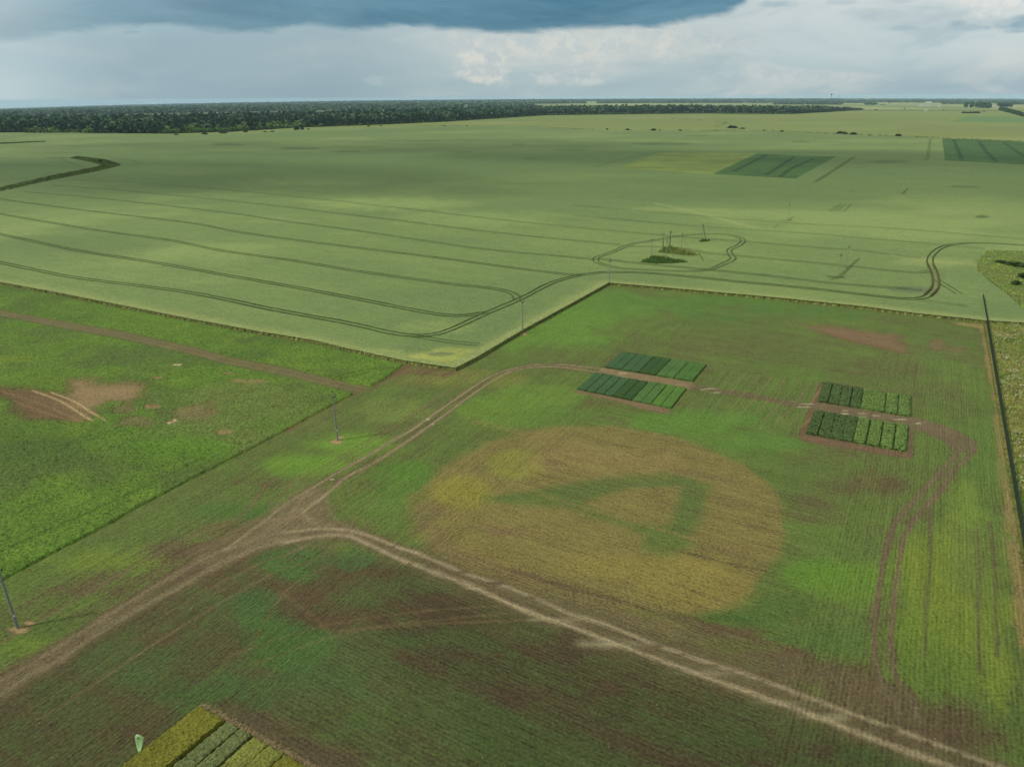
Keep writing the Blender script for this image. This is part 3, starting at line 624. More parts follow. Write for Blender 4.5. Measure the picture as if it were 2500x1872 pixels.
    p.line(TC, 2.2, 1.0, soil=(112, 98, 68), veg=(92, 112, 54), cov=0.5)
    tc_ = SLN(TC); d_ = np.gradient(tc_, axis=0); d_ /= np.linalg.norm(d_, axis=1)[:, None]; n_c = np.stack([-d_[:, 1], d_[:, 0]], 1)
    for s_ in (-1, 1): p.line(tc_+n_c*s_*.95, .42, .9, world=True, soil=(136, 112, 82), cov=-.1)
    # far land beyond the wheat
    dist = np.hypot(X, Y)
    f = ss(dist, 520, 760)
    p.rw[:, 0] *= 1-f; p.rw[:, 1] *= 1-f; p.rw[:, 2] = np.maximum(p.rw[:, 2], f)
    p.apply(slice(None), f, veg=(134, 150, 92), soil=(128, 136, 88)); p.cov = p.cov*(1-f)+0.95*f
    return p
def paint_far(p):
    X, Y = p.X, p.Y
    i = np.nonzero(Y > 900)[0]
    if len(i) == 0: return
    x, y = X[i], Y[i]; d = np.hypot(x, y)
    b = fbm(x/3.0, y, 260, 90); b2 = fbm(x/4.0, y, 90, 91)
    veg = np.array(alb(138, 152, 92))*(1-b)[:, None]+np.array(alb(118, 138, 72))*b[:, None]
    veg += (np.array(alb(154, 162, 108))-veg)*(ss(b2, .55, .8)*.5)[:, None]
    # patchwork farther away
    cell = vnoise(np.floor(x/700)*7.3+0.5, np.floor(y/900)*3.1+0.5, 9)
    far = ss(d, 3300, 4600)
    pw = np.where((cell > .6)[:, None], np.array(alb(166, 172, 120)), np.where((cell > .35)[:, None], np.array(alb(128, 148, 98)), np.array(alb(150, 158, 108))))
    veg += (pw-veg)*(far*.8)[:, None]
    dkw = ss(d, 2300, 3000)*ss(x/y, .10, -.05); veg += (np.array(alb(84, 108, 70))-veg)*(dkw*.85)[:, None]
    veg = veg*np.array([.80, .93, .92])
    p.veg[i] = veg; p.soil[i] = veg*0.9; p.cov[i] = 0.9
    p.poly([(2341, 283), (2300, 296.5), (2500, 301), (2700, 303), (2700, 290), (2500, 287)], 8, 0, veg=(92, 138, 84), soil=(92, 138, 84))
    p.poly([(2361, 282), (2341, 283), (2300, 296.5), (2322, 297)], 6, 0, veg=(118, 144, 70))
    p.poly([(2182, 318), (2203, 308.5), (2500, 310), (2700, 314), (2700, 340), (2500, 324), (2200, 321)], 6, 0, veg=(116, 138, 84), soil=(116, 138, 84))
    p.line([(1624, 287), (1700, 293), (1769, 298), (1750, 309)], 7, .7, veg=(84, 100, 48), soil=(84, 100, 48))
    p.poly([(2321, 262), (2442, 267), (2500, 272), (2700, 274), (2700, 262), (2500, 261)], 20, 0, veg=(128, 150, 84))
    for b in [(2040, 284, 90, 2.6), (2200, 289, 160, 2.2), (1870, 291, 70, 2), (1930, 288, 60, 1.6), (1400, 300, 150, 3), (1700, 306, 120, 2.4)]:
        p.blob(*b, veg=(122, 138, 72), k=.8)

# ------------------------------------------------------------------ ground sheet
def make_ground():
    Xa, Ya = fan(26, 3200, 1.0, -1.15, 1.2, 1500)
    ysf = np.concatenate([Ya[:, 0], np.geomspace(3260, 34000, 60)])
    us = np.linspace(-1.15, 1.2, 1500)
    X = us[None, :]*(0.9275*ysf[:, None]+22.4); Y = np.repeat(ysf[:, None], 1500, 1)
    shp = X.shape; x = X.ravel(); y = Y.ravel()
    p = paint_ground(x, y); paint_far(p)
    z = T(x, y)
    near = np.hypot(x, y) < 320
    z = z+np.where(near, 0.10*(fbm(x, y, 1.3, 3, 3)-0.5)*np.clip(p.cov, 0, 1), 0)
    V = np.stack([x, y, z], 1)
    f, used = grid_faces(np.ones(shp, bool))
    o = npmesh('ground', V, f, MCROP, smooth=True, attrs=p.attrs())
    return tag(o, 'flat farmland of thin green crops on brown soil crossed by dirt tracks', 'ground', kind='structure')
make_ground()
# the land behind and beside the photographed sector, so the sheet reaches the horizon all round
def outer_ground():
    R2 = np.geomspace(38, 34000, 56); TH = np.linspace(0, 2*math.pi, 181)[:-1]
    V = []; Fc = []
    for r in R2:
        for t in TH:
            x, y = r*math.sin(t), r*math.cos(t); V.append((x, y, float(T(np.float64(x), np.float64(max(y, 1.0)) if y > 0 else np.float64(1e9))) if y > 0 else -r*r/(2*7.4e6)))
    V = np.array(V); V[:, 2] -= 1.2+np.hypot(V[:, 0], V[:, 1])*0.0006; n = len(TH)
    for i in range(len(R2)-1):
        for j in range(n): Fc.append((i*n+j, i*n+(j+1) % n, (i+1)*n+(j+1) % n, (i+1)*n+j))
    c = len(V); V = np.vstack([V, [(0, 0, -1.2)]])
    o = npmesh('ground_beyond', V, np.array(Fc), mat_plain('outer fields', alb(104, 128, 66), 0.9, 0.3, 0.01), smooth=True)
    tag(o, 'farmland continuing past the sides of the view', 'ground', kind='structure')
outer_ground()

# ------------------------------------------------------------------ wheat field
ISLE_R = [(2408, 617), (2386, 642), (2386, 664), (2414, 692), (2455, 722), (2500, 761), (2620, 830), (2700, 700), (2600, 600), (2500, 619)]
DITCH = [(-60, 474), (0, 461), (126, 432), (237, 410), (248, 405), (221, 398), (171, 388), (190, 384), (253, 391), (294, 403), (294, 407), (237, 421), (126, 443), (0, 471), (-60, 486)]
PLOT_OLIVE = [(1510, 413.5), (1560, 393), (1611, 376), (1700, 374.5), (1845, 378), (1800, 400), (1742, 428)]
PLOT_DARK = [(1742, 428), (1800, 400), (1848, 378), (2040, 385), (1990, 412), (1942, 439)]
PLOT_FAR = [(2300, 340), (2400, 344), (2500, 348.5), (2700, 358), (2700, 412), (2500, 404), (2306, 394.6)]
def make_wheat():
    X, Y = fan(112, 2700, 1.0, -0.93, 0.95, 1250)
    x = X.ravel(); y = Y.ravel()
    sd = sdp(x, y, WHEAT)
    keep = (sd > -0.9).reshape(X.shape)
    f, used = grid_faces(keep); x = x[used]; y = y[used]; sd = sd[used]
    p = Paint(x, y, (124, 146, 84), (84, 102, 50), 0.82); p.gain = 'wheat'
    off = x*NA[0]+y*NA[1]; al = x*DA[0]+y*DA[1]; d = np.hypot(x, y)
    a = fbm(al, off/4.0, 22, 101)-0.5; b = fbm(x/1.7, y, 75, 103)-0.5; c3 = fbm(x, y, 8, 105)-0.5
    p.apply(slice(None), ss(b, 0.02, 0.2)*0.7, veg=(150, 168, 96))
    p.apply(slice(None), ss(-b, 0.03, 0.22)*0.7, veg=(112, 136, 82))
    p.apply(slice(None), ss(a, 0.06, 0.25)*0.35, veg=(144, 160, 88))
    p.cov += 0.10*a+0.08*c3
    p.rw[:, 0] = 0; p.rw[:, 1] = .55; p.rw[:, 2] = .45
    # ripening margin
    ed = GP(W_EDGE1+W_EDGE2+W_EDGE3); de = dline(x, y, ed, 20)+p.wx*4
    p.apply(slice(None), ss(de, 7, 0.5)*.5, veg=(162, 168, 98))
    p.blob(1060, 880, 70, 12, veg=(172, 176, 84), k=.9); p.blob(1110, 865, 50, 10, veg=(170, 174, 84), k=.7); p.blob(930, 868, 60, 8, veg=(160, 170, 92), k=.6)
    p.blob(1660, 516, 120, 5, veg=(158, 172, 98), k=.6); p.line([(1600, 500), (1720, 527), (1840, 560)], 1.6, .6, veg=(166, 178, 106)); p.blob(2280, 645, 100, 10, veg=(156, 170, 98), k=.6)
    p.line([(2180, 628), (2280, 642), (2380, 652)], 1.5, .7, veg=(172, 174, 106)); p.blob(1070, 805, 110, 14, veg=(150, 164, 90), k=.5)
    p.blob(2330, 520, 90, 8, veg=(150, 166, 96), k=.6); p.blob(960, 500, 200, 16, veg=(154, 172, 96), k=.7); p.blob(1150, 540, 200, 20, veg=(148, 168, 94), k=.5)  # middle patches: sunlit band between cloud shadows, put into the crop colour
    for q in [(300, 425, 420, 46), (900, 420, 420, 22), (1500, 395, 500, 16), (200, 600, 200, 26), (1900, 480, 420, 18)]: p.blob(*q, veg=(104, 126, 74), k=.5)  # cloud shadow over the wheat, painted into the crop colour
    # darker, wetter ground: weedy hollows and laid corn
    for q in [(726, 364.5, 50, 3), (1090, 316, 30, 1.5), (1617, 353, 80, 3.6), (1700, 333, 30, 1.8), (1955, 347, 22, 2), (2170, 397, 50, 4), (2396, 533, 17, 3.6), (1130, 374, 25, 1.5), (1265, 354, 18, 1.2), (1300, 390, 30, 1.6), (560, 355, 40, 2), (1010, 345, 60, 1.6), (140, 388, 30, 1.6), (850, 372, 40, 2), (1390, 370, 30, 1.4), (2350, 459, 40, 3), (540, 352, 30, 1.6)]:
        p.blob(*q, veg=(72, 96, 50), soil=(62, 84, 40), k=.85)
    for q in [(866, 359, 64, 2.6), (1043, 353.5, 48, 3)]: p.blob(*q, veg=(118, 142, 52), k=.85)
    for q in [(2230, 713, 40, 8), (1075, 872, 30, 3.2), (2195, 712, 30, 5)]: p.blob(*q, veg=(112, 128, 96), soil=(76, 92, 62), dcov=-.15, k=.8)
    # headland of slightly darker crop, broad swaths between wheelings
    for k in range(12): 
        o_ = 128+k*31.5
        p.apply(slice(None), np.exp(-((off-o_)/6)**2)*.18, veg=(120, 144, 88))
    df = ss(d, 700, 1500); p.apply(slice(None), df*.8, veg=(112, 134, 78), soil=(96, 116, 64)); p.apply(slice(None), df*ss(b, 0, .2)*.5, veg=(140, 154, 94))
    dk = ss(d, 400, 600)*ss(d, 1100, 850); p.apply(slice(None), dk*.6, veg=(92, 118, 68))  # dk: mid-distance band of cloud shade, also painted as crop colour
    h = 0.82+(0.10*(fbm(x, y, 1.2, 7, 2)-0.5)+0.25*(fbm(x, y, 30, 19, 2)-.5))*ss(sd, 1.0, 8.0)
    z = T(x, y)+np.where(sd > 0.25, h, np.where(sd > -0.15, h*ss(sd, -0.15, 0.25), -3.0))
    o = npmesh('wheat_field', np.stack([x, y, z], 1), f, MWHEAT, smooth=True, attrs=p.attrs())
    return tag(o, 'large pale green field of waist high wheat reaching to the forest', 'wheat field', kind='stuff')
wheat = make_wheat()
def make_stem_wall():
    """the upright stems seen along the field edge"""
    P = np.vstack([[e1[0]-dirB*60], e1, e2, e3, [e3[-1]+dirB*30]]); V = []; Fc = []; C = []
    for a, b in zip(P, P[1:]):
        L = np.linalg.norm(b-a); d = (b-a)/L; nrm = np.array([d[1], -d[0]])
        n = int(L/0.17)
        for i in range(n):
            q = a+d*(i+random.random())*L/n+nrm*(random.uniform(-.12, .16)); w = random.uniform(.05, .16); h = random.uniform(.45, .98)
            t = d*w+nrm*random.uniform(-.08, .08); k = len(V); l = nrm*random.uniform(0, .15)
            V += [(q[0]-t[0], q[1]-t[1], -0.02), (q[0]+t[0], q[1]+t[1], -0.02), (q[0]+t[0]*.5-l[0], q[1]+t[1]*.5-l[1], h), (q[0]-t[0]*.5-l[0], q[1]-t[1]*.5-l[1], h)]
            Fc.append((k, k+1, k+2, k+3)); c = random.choice([(146, 140, 76), (126, 128, 64), (160, 150, 88), (116, 122, 60), (146, 154, 78)]); C += [alb(c)]*4
    # the crop's own straight edge
    S = resample(P, .5); d = np.gradient(S, axis=0); d /= np.linalg.norm(d, axis=1)[:, None]; n_ = np.stack([-d[:, 1], d[:, 0]], 1)
    E0 = S-n_*.02+rng.uniform(-.07, .07, (len(S), 1))*n_; rows = [E0, S+n_*.5, S+n_*1.6, S+n_*2.7]; hz = [.86, .90, .89, .80]
    Q = np.vstack(rows); m_ = len(S); zz = np.concatenate([np.full(m_, z_) for z_ in hz])+rng.uniform(-.03, .03, 4*m_)
    pp = Paint(Q[:, 0], Q[:, 1], (148, 160, 96), (98, 110, 58), .86); pp.rw[:] = (0, .2, .8); pp.gain = 'wheat'
    Fe = np.array([(j*m_+i, j*m_+i+1, (j+1)*m_+i+1, (j+1)*m_+i) for j in range(3) for i in range(m_-1)])
    npmesh('crop_edge', np.hstack([Q, zz[:, None]]), Fe, MWHEAT, smooth=True, attrs=pp.attrs(), parent=wheat)
    V = np.array(V)
    m = bpy.data.materials.new('wheat stems'); m.use_nodes = True; t = NT(m.node_tree); b = m.node_tree.nodes['Principled BSDF']
    b.inputs['Roughness'].default_value = .85; b.inputs['Specular IOR Level'].default_value = .1
    t.l.new(t.new('ShaderNodeAttribute', attribute_name='tone').outputs['Color'], b.inputs['Base Color'])
    npmesh('stem', V, np.array(Fc), m, attrs={'tone': np.array(C)}, parent=wheat)['kind'] = 'stuff'
    return m
MTONE = make_stem_wall()

# wheelings (tramlines) across the wheat: dark for low stems, with groove shade painted in
TRAM = [
 ([(-40, 636), (0, 646), (181, 683), (452, 719), (678, 764), (845, 795), (960, 821), (1020, 827), (1060, 824), (1098, 813), (1188, 772), (1275, 734), (1344, 698), (1405, 680), (1450, 673), (1500, 670), (1617, 675), (1807, 694), (2000, 713), (2067, 721), (2180, 734), (2230, 736), (2262, 730), (2281, 708), (2281, 678), (2270, 650), (2272, 631), (2294, 611), (2333, 600.6), (2400, 598.6), (2500, 604), (2600, 612)], 1.0),
 ([(-40, 568), (0, 576), (181, 615), (362, 644), (542, 676), (700, 704), (845, 731), (1025, 767), (1100, 777), (1150, 776), (1190, 770)], .95),
 ([(-40, 519), (0, 526), (226, 565), (407, 590), (542, 617), (723, 643), (881, 669), (1062, 694), (1180, 708), (1230, 716), (1256, 726), (1262, 737)], .8),
 ([(-40, 485), (0, 490), (203, 517), (452, 547), (588, 572), (768, 597), (1000, 626), (1278, 663), (1387, 676), (1420, 677)], .75),
 ([(63, 472), (226, 486), (542, 522), (678, 542), (900, 572), (1153, 610), (1400, 634), (1454, 640)], .65),
 ([(126, 455), (316, 470), (588, 497), (900, 534), (1189, 570), (1400, 592), (1515, 603)], .6),
 ([(172, 441), (407, 454), (678, 479), (900, 503), (1262, 545), (1590, 577), (1820, 595), (2000, 610), (2094, 617), (2247, 636)], .5),
 ([(1454, 644), (1458, 634), (1495, 621), (1541, 601.7), (1590, 593.6), (1644, 583), (1698, 577.5), (1752, 576), (1793, 581), (1813, 591), (1805, 603), (1780, 616), (1785, 629), (1788, 638), (1758, 654), (1725, 665), (1671, 668), (1590, 665.5), (1508, 660), (1473, 652), (1455, 645)], .7),
 ([(1458, 637), (1563, 649), (1725, 664), (1861, 677.6), (2000, 694), (2067, 701), (2205, 711), (2250, 716)], .75),
 ([(1535, 607), (1617, 608.5), (1685, 615), (1725, 623.4), (1774, 627.5), (1801, 630), (2000, 648.6), (2055, 654), (2219, 671), (2270, 668)], .6),
 ([(1400, 530), (1671, 554), (2000, 577), (2094, 586), (2261, 599.4), (2400, 612)], .5),
 ([(1400, 505), (1644, 526), (1900, 547), (2192, 564), (2500, 589)], .5),
 ([(1000, 826), (1090, 842), (1170, 850)], .45),
 ([(2285, 690), (2340, 725)], .35), ([(2234, 738), (2360, 754)], .35),
 ([(1990, 448), (2085, 386)], .9), ([(2252, 394), (2264, 386), (2271, 340)], .8),
 ([(1452, 412), (1468, 406), (1530, 390), (1600, 374), (1650, 370)], .45),
 ([(131, 389), (150, 391), (190, 407), (207, 410), (130, 409), (0, 404)], .4), ([(150, 388), (240, 383), (300, 390), (338, 400), (335, 405), (306, 411)], .4),
]
def ribbon(V, Fc, C, P, w, z, col):
    P = np.asarray(P); d = np.gradient(P, axis=0); d /= np.linalg.norm(d, axis=1)[:, None]+1e-9
    n = np.stack([-d[:, 1], d[:, 0]], 1); k = len(V)
    j = np.array([random.uniform(.7, 1.25) for _ in P])[:, None]
    L = P+n*w/2*j; R_ = P-n*w/2*j[::-1]
    for a, b in zip(L, R_):
        V.append((a[0], a[1], z+float(T(a[0], a[1])))); V.append((b[0], b[1], z+float(T(b[0], b[1])))); C.extend([col, col])
    for i in range(len(P)-1): Fc.append((k+2*i, k+2*i+1, k+2*i+3, k+2*i+2))
def make_trams():
    V, Fc, C = [], [], []; zz = 1.0
    allp = [(SLN(q, 6), k) for q, k in TRAM]
    base = float(G(1400, 505)[:2]@NA)
    # farther wheelings, evenly spaced across the field
    for k in range(1, 22):
        o_ = base+32*k; t0 = -980.0+8*k; t1 = 820.0
        bend = [(t, o_-0.03*(t if t < 0 else 0)+random.uniform(-.6, .6)) for t in np.linspace(t0, t1, 26)]
        P = np.array([NA*b_+dirB*t for t, b_ in bend]); 
        allp.append((smooth_line(P, 3), .55 if k < 8 else .45))
    for P, k in allp:
        P = resample(P, 1.6 if len(P) > 1 else 1); 
        d = np.gradient(P, axis=0); d /= np.linalg.norm(d, axis=1)[:, None]+1e-9; n = np.stack([-d[:, 1], d[:, 0]], 1)
        sd = sdp(P[:, 0], P[:, 1], WHEAT); isl = np.maximum.reduce([sdp(P[:, 0], P[:, 1], GP(q)) for q in (ISLE_R, PLOT_OLIVE, PLOT_DARK, PLOT_FAR, DITCH)])
        ok = (sd > 1.5) & (isl < -0.5)
        for s in (-1, 1):
            zz += 0.004
            Q = P+n*s*0.95+np.stack([fbm(P[:, 0], P[:, 1], 5, 7+s)-.5, fbm(P[:, 1], P[:, 0], 5, 9+s)-.5], 1)*.5
            run = []
            for q, g in zip(Q, ok):
                if g: run.append(q)
                else:
                    if len(run) > 2: ribbon(V, Fc, C, run, .42*k+.08, zz, alb((74, 92, 44)))
                    run = []
            if len(run) > 2: ribbon(V, Fc, C, run, .42*k+.08, zz, alb((74, 92, 44)))
    # the deep rutted bend at the right shows bare earth
    P = resample(SLN([(2262, 729), (2281, 708), (2281, 678), (2270, 650)], 6), 1.2); d = np.gradient(P, axis=0); d /= np.linalg.norm(d, axis=1)[:, None]; n = np.stack([-d[:, 1], d[:, 0]], 1)
    for s in (-1, 1): zz += .004; ribbon(V, Fc, C, P+n*s*.95, .6, zz, alb((104, 88, 56)))
    o = npmesh('wheel_tracks', np.array(V), np.array(Fc), MTONE, attrs={'tone': np.array(C)})
    tag(o, 'paired dark wheel tracks pressed through the wheat', 'tracks', kind='structure')
make_trams()

# ------------------------------------------------------------------ leafy crop on the left (two beds)
def make_pea(P, label, lower):
    lo = P.min(0)-2; hi = P.max(0)+2
    X, Y = fan(max(34, lo[1]), hi[1], 0.8, -0.93, 0.1, 850)
    x = X.ravel(); y = Y.ravel(); sd = sdp(x, y, P)+0.5*(fbm(x, y, 1.5, 3, 2)-.5)
    f, used = grid_faces((sd > -0.6).reshape(X.shape)); x = x[used]; y = y[used]; sd = sd[used]
    p = Paint(x, y, (98, 142, 46), (66, 92, 40), 0.9); p.gain = 'pea'
    b = fbm(x, y, 14, 201); c = fbm(x, y, 5, 203)
    p.apply(slice(None), ss(b, .4, .65)*.8, veg=(88, 122, 56)); p.apply(slice(None), ss(c, .55, .75)*.5, veg=(112, 154, 44))
    p.rw[:, 2] = 1
    if lower:
        p.apply(slice(None), ss(b, .35, .6)*.6, veg=(96, 124, 66))
        p.blob(600, 1020, 190, 90, veg=(112, 138, 72), soil=(112, 112, 62), dcov=-.08, k=.8)
        p.blob(450, 1095, 110, 24, veg=(92, 148, 36), k=.8); p.blob(400, 1110, 140, 40, veg=(94, 146, 36), k=.6); p.blob(660, 1040, 60, 20, veg=(92, 140, 44), k=.6); p.blob(60, 1100, 160, 60, veg=(82, 116, 54), k=.6)
        p.blob(40, 880, 60, 8, veg=(116, 148, 34), k=.8); p.blob(120, 930, 60, 12, veg=(106, 140, 40), k=.7); p.blob(150, 905, 60, 10, veg=(100, 140, 44), k=.5)
        T1 = (172, 142, 110); T2 = (136, 106, 80)
        P1 = [(158, 958), (170, 932), (228, 930), (235, 942), (270, 942), (316, 935), (356, 938), (362, 970), (318, 988), (262, 984), (240, 1010), (200, 1030), (160, 990)]
        P2 = [(-10, 950), (70, 950), (158, 962), (205, 980), (240, 1004), (190, 1030), (130, 1031), (70, 1025), (40, 1000)]
        p.poly(P2, 2.6, 2.6, soil=T2, veg=(110, 104, 62), cov=0.05, k=.92); p.poly(P1, 3.6, 3.6, soil=T1, veg=(124, 118, 72), cov=0.02, k=.92)
        for q in [(373, 994, 30, 9, T1), (385, 924, 14, 4, T1), (600, 930, 65, 9, (172, 146, 104)), (560, 914, 24, 4, T1), (420, 1031, 18, 5, T1), (440, 1010, 90, 16, (146, 132, 90)), (340, 1030, 50, 16, (136, 130, 84)), (300, 1000, 40, 14, (132, 120, 80)), (550, 1058, 20, 5, T1)]:
            p.blob(q[0], q[1], q[2], q[3], soil=q[4], cov=.15, k=.85, wob=.8)
        for q in [(414, 1034, 9, 2.4), (426, 1027, 6, 1.6), (432, 892, 14, 3.0), (86, 860, 2.5, 1)]: p.blob(*q, soil=(216, 208, 186), cov=-.3, wob=.9)
        for q in ([(79, 954), (142, 977), (190, 1006), (226, 1030)], [(123, 959), (177, 978), (221, 1006), (258, 1029)]):
            p.line(q, .22, 1.0, soil=(206, 180, 142), cov=-.3)
        for q in ([(0, 955), (95, 984), (200, 1032)], [(30, 978), (110, 1008), (190, 1032)]): p.line(q, .16, .7, soil=(180, 136, 100), cov=-.2)
        for q in ([(790, 952), (700, 1010), (560, 1080)], [(830, 958), (740, 1008), (600, 1085)], [(600, 1180), (760, 1080)]): p.line(q, .3, .4, dcov=-.4, soil=(120, 96, 60))
        p.line([(228, 1298), (-30, 1424)], 1.2, .6, veg=(92, 142, 42)); p.line([(0, 1350), (228, 1250), (500, 1120)], .4, .5, veg=(66, 98, 34))
    else:
        for q in ([(815, 926), (880, 908), (960, 900)], [(830, 928), (900, 912)]): p.line(q, .3, .7, veg=(60, 92, 30), soil=(60, 80, 32), dcov=-.2)
        p.blob(330, 845, 200, 16, veg=(84, 120, 56), k=.5); p.blob(560, 870, 120, 12, veg=(86, 122, 58), k=.6)
    cv = np.clip(p.cov, 0, 1)
    h = (0.30+0.24*(fbm(x, y, .8, 31, 3)-.45))*ss(cv, 0.1, .7)+0.05
    z = T(x, y)+np.where(sd > 0.2, h, np.where(sd > -0.1, h*ss(sd, -0.1, 0.2), -0.25))
    o = npmesh('leafy_crop', np.stack([x, y, z], 1), f, MPEA, smooth=True, attrs=p.attrs())
    tag(o, label, 'crop', kind='stuff')
make_pea(PU, 'bright green leafy crop in the band between the wheat and the dirt track', False)
make_pea(PL, 'bright green leafy crop with bare brown patches below the dirt track', True)

# ------------------------------------------------------------------ far crop plots inside the wheat
def far_plot(P, name, label, veg, soil, lines, h=1.05, rows=(0, .3, .7)):
    P = GP(P); lo = P.min(0); hi = P.max(0)
    nx = 260; ny = 160
    xs = np.linspace(lo[0]-1, hi[0]+1, nx); ys = np.linspace(lo[1]-1, hi[1]+1, ny); X, Y = np.meshgrid(xs, ys)
    x = X.ravel(); y = Y.ravel(); sd = sdp(x, y, P)
    f, used = grid_faces((sd > -1.2).reshape(X.shape)); x = x[used]; y = y[used]; sd = sd[used]
    p = Paint(x, y, veg, soil, .85); p.gain = 'wheat'; p.rw[:] = rows
    b = fbm(x, y, 22, 301); p.apply(slice(None), ss(b, .5, .7)*.5, veg=tuple(min(255, int(v*1.16)) for v in veg)); p.apply(slice(None), ss(b, .45, .3)*.5, veg=tuple(int(v*.88) for v in veg))
    for q in lines:
        L = resample(SLN(q, 4), 2); d = np.gradient(L, axis=0); d /= np.linalg.norm(d, axis=1)[:, None]; n = np.stack([-d[:, 1], d[:, 0]], 1)
        for s in (-1, 1): p.line(L+n*s*1.0, .75, .9, world=True, veg=(30, 56, 30), soil=(30, 56, 30), jit=.1)
    z = T(x, y)+np.where(sd > -0.1, h, 0.3)
    o = npmesh('crop_plot', np.stack([x, y, z], 1), f, MWHEAT, smooth=True, attrs=p.attrs())
    tag(o, label, 'crop plot')
far_plot(PLOT_OLIVE, '', 'olive green crop plot joined to the dark green plot, far right of centre', (118, 134, 58), (104, 120, 50), [])
far_plot(PLOT_DARK, '', 'dark green crop plot with diagonal wheel tracks beside the olive plot', (70, 104, 48), (46, 76, 34), [[(1873, 380), (1800, 417), (1792, 422)], [(1939, 385), (1903, 410), (1870, 431)], [(1985, 391), (1935, 413), (1904, 435)]])
far_plot(PLOT_FAR, '', 'dark green crop plot at the right edge with tracks running away', (68, 106, 52), (46, 78, 38), [[(2328, 343), (2337, 365), (2347, 392)], [(2389, 347), (2405, 370), (2431, 397)], [(2449, 350), (2475, 368), (2500, 386)]])

# ------------------------------------------------------------------ trial plots
def bil(c, u, v):
    a, b, cc_, d = c   # top-left, top-right, bottom-right, bottom-left ; v=0 top
    return (a*(1-u)+b*u)*(1-v)+(d*(1-u)+cc_*u)*v
def strip_plot(c, label, col, soilc, h, amp, mat, group, step=0.28, lump=0.9, cov=.88, var=None):
    """c: 4 ground corners"""
    L = max(np.linalg.norm(c[1]-c[0]), np.linalg.norm(c[2]-c[3])); D = max(np.linalg.norm(c[3]-c[0]), np.linalg.norm(c[2]-c[1]))
    nu = max(6, int(L/step)); nv = max(6, int(D/step))
    us = np.linspace(-1.0/nu, 1+1.0/nu, nu+3); vs = np.linspace(-1.0/nv, 1+1.0/nv, nv+3)
    Ug, Vg = np.meshgrid(us, vs); P = np.array([bil(c, u, v) for u, v in zip(np.clip(Ug.ravel(), 0, 1), np.clip(Vg.ravel(), 0, 1))])
    x, y = P[:, 0], P[:, 1]; edge = ((Ug < 0) | (Ug > 1) | (Vg < 0) | (Vg > 1)).ravel()
    inner = np.minimum(np.minimum(Ug, 1-Ug)*L, np.minimum(Vg, 1-Vg)*D).ravel()
    h_ = h*(0.82+0.18*ss(inner, 0, .35))+amp*(fbm(x, y, lump, 401, 3)-.5)*2+0.08*rng.standard_normal(len(x))*min(1, amp*4)
    z = np.where(edge, -0.05, h_)
    jx = rng.uniform(-.08, .08, len(x)); jy = rng.uniform(-.08, .08, len(x))
    p = Paint(x, y, col, soilc, cov); p.rw[:] = (0, 0, 1)
    b = fbm(x, y, 3, 405); p.apply(slice(None), ss(b, .5, .7)*.4, veg=tuple(min(255, int(v*1.12)) for v in col))
    low = ss(fbm(x, y, lump, 401, 3), .5, .3); p.cov -= low*min(.5, amp*1.6)
    ctr = np.array([x.mean(), y.mean(), 0])
    f, used = grid_faces(np.ones(Ug.shape, bool))
    f = f[:, ::-1]
    V = np.stack([x+jx*edge*0+jx, y+jy, z], 1)-ctr
    o = npmesh('crop_strip', V, f, mat, smooth=False, attrs=p.attrs()); o.location = ctr
    tag(o, label, 'crop strip', group)
ORD = ['first', 'second', 'third', 'fourth', 'fifth', 'sixth', 'seventh', 'eighth', 'ninth', 'tenth']
MPL = mat_crop('trial cereal', contrast=.8, bumpd=.15, iso=2.0, spk=4.0, vvar=.8)
MBEAN = mat_crop('trial beans', contrast=1.5, bumpd=.25, iso=1.8, spk=3.6, vvar=.9)
def block(cor, n_or_cuts, cols, names, h, amp, mat, where, group, gap, step, lump, soilc):
    c = GP(cor); cuts = n_or_cuts
    for i in range(len(cuts)-1):
        u0_, u1_ = cuts[i], cuts[i+1]; L = np.linalg.norm(c[1]-c[0]); g0 = gap[i]*.5/L/2; g1 = gap[i+1]*.5/L/2
        u0_ += g0; u1_ -= g1
        q = [bil(c, u0_, 0), bil(c, u1_, 0), bil(c, u1_, 1), bil(c, u0_, 1)]
        strip_plot(q, f'{names[i]} strip, {ORD[i]} from left in the {where}', cols[i], soilc, h, amp, mat, group, step, lump)
TG = (58, 100, 68); DG = (44, 88, 46); MG = (72, 114, 62); BG = (66, 114, 52); BG2 = (76, 124, 50)
blk = [i/10 for i in range(11)]
block([(1518.8, 860), (1725, 892), (1689.7, 932), (1476, 897.5)], blk, [TG]*4+[DG]*2+[MG]*2+[BG]*2, ['bluish green']*4+['dark green']*2+['mid green']*2+['bright green']*2, .42, .05, MPL, 'far row of the ten strip block', 'narrow trial strips of cereal in the block of ten', [0, .12, .35, .12, .35, .12, .35, .12, .35, .12, 0], .24, .8, (36, 62, 36))
block([(1454.8, 912), (1675.5, 949.5), (1637.8, 998), (1409, 951)], blk, [TG]*4+[DG]*2+[MG]*2+[BG2]*2, ['bluish green']*4+['dark green']*2+['mid green']*2+['bright green']*2, .42, .05, MPL, 'near row of the ten strip block', 'narrow trial strips of cereal in the block of ten', [0, .25, .35, .35, .25, .3, .35, .25, .42, .25, 0], .24, .8, (36, 62, 36))
DB = (84, 112, 68); LB = (108, 142, 74)
block([(2009, 936), (2223, 968), (2221, 1018), (1996, 981)], [0, .12, .235, .36, .475, .73, .865, 1], [DB]*4+[LB]*3, ['dark green bushy']*4+['light green bushy']*3, .55, .15, MBEAN, 'far row of the bean block', 'trial strips of bushy beans by the track bend', [0, .1, .2, .1, .3, .25, .25, 0], .2, .7, (34, 58, 28))
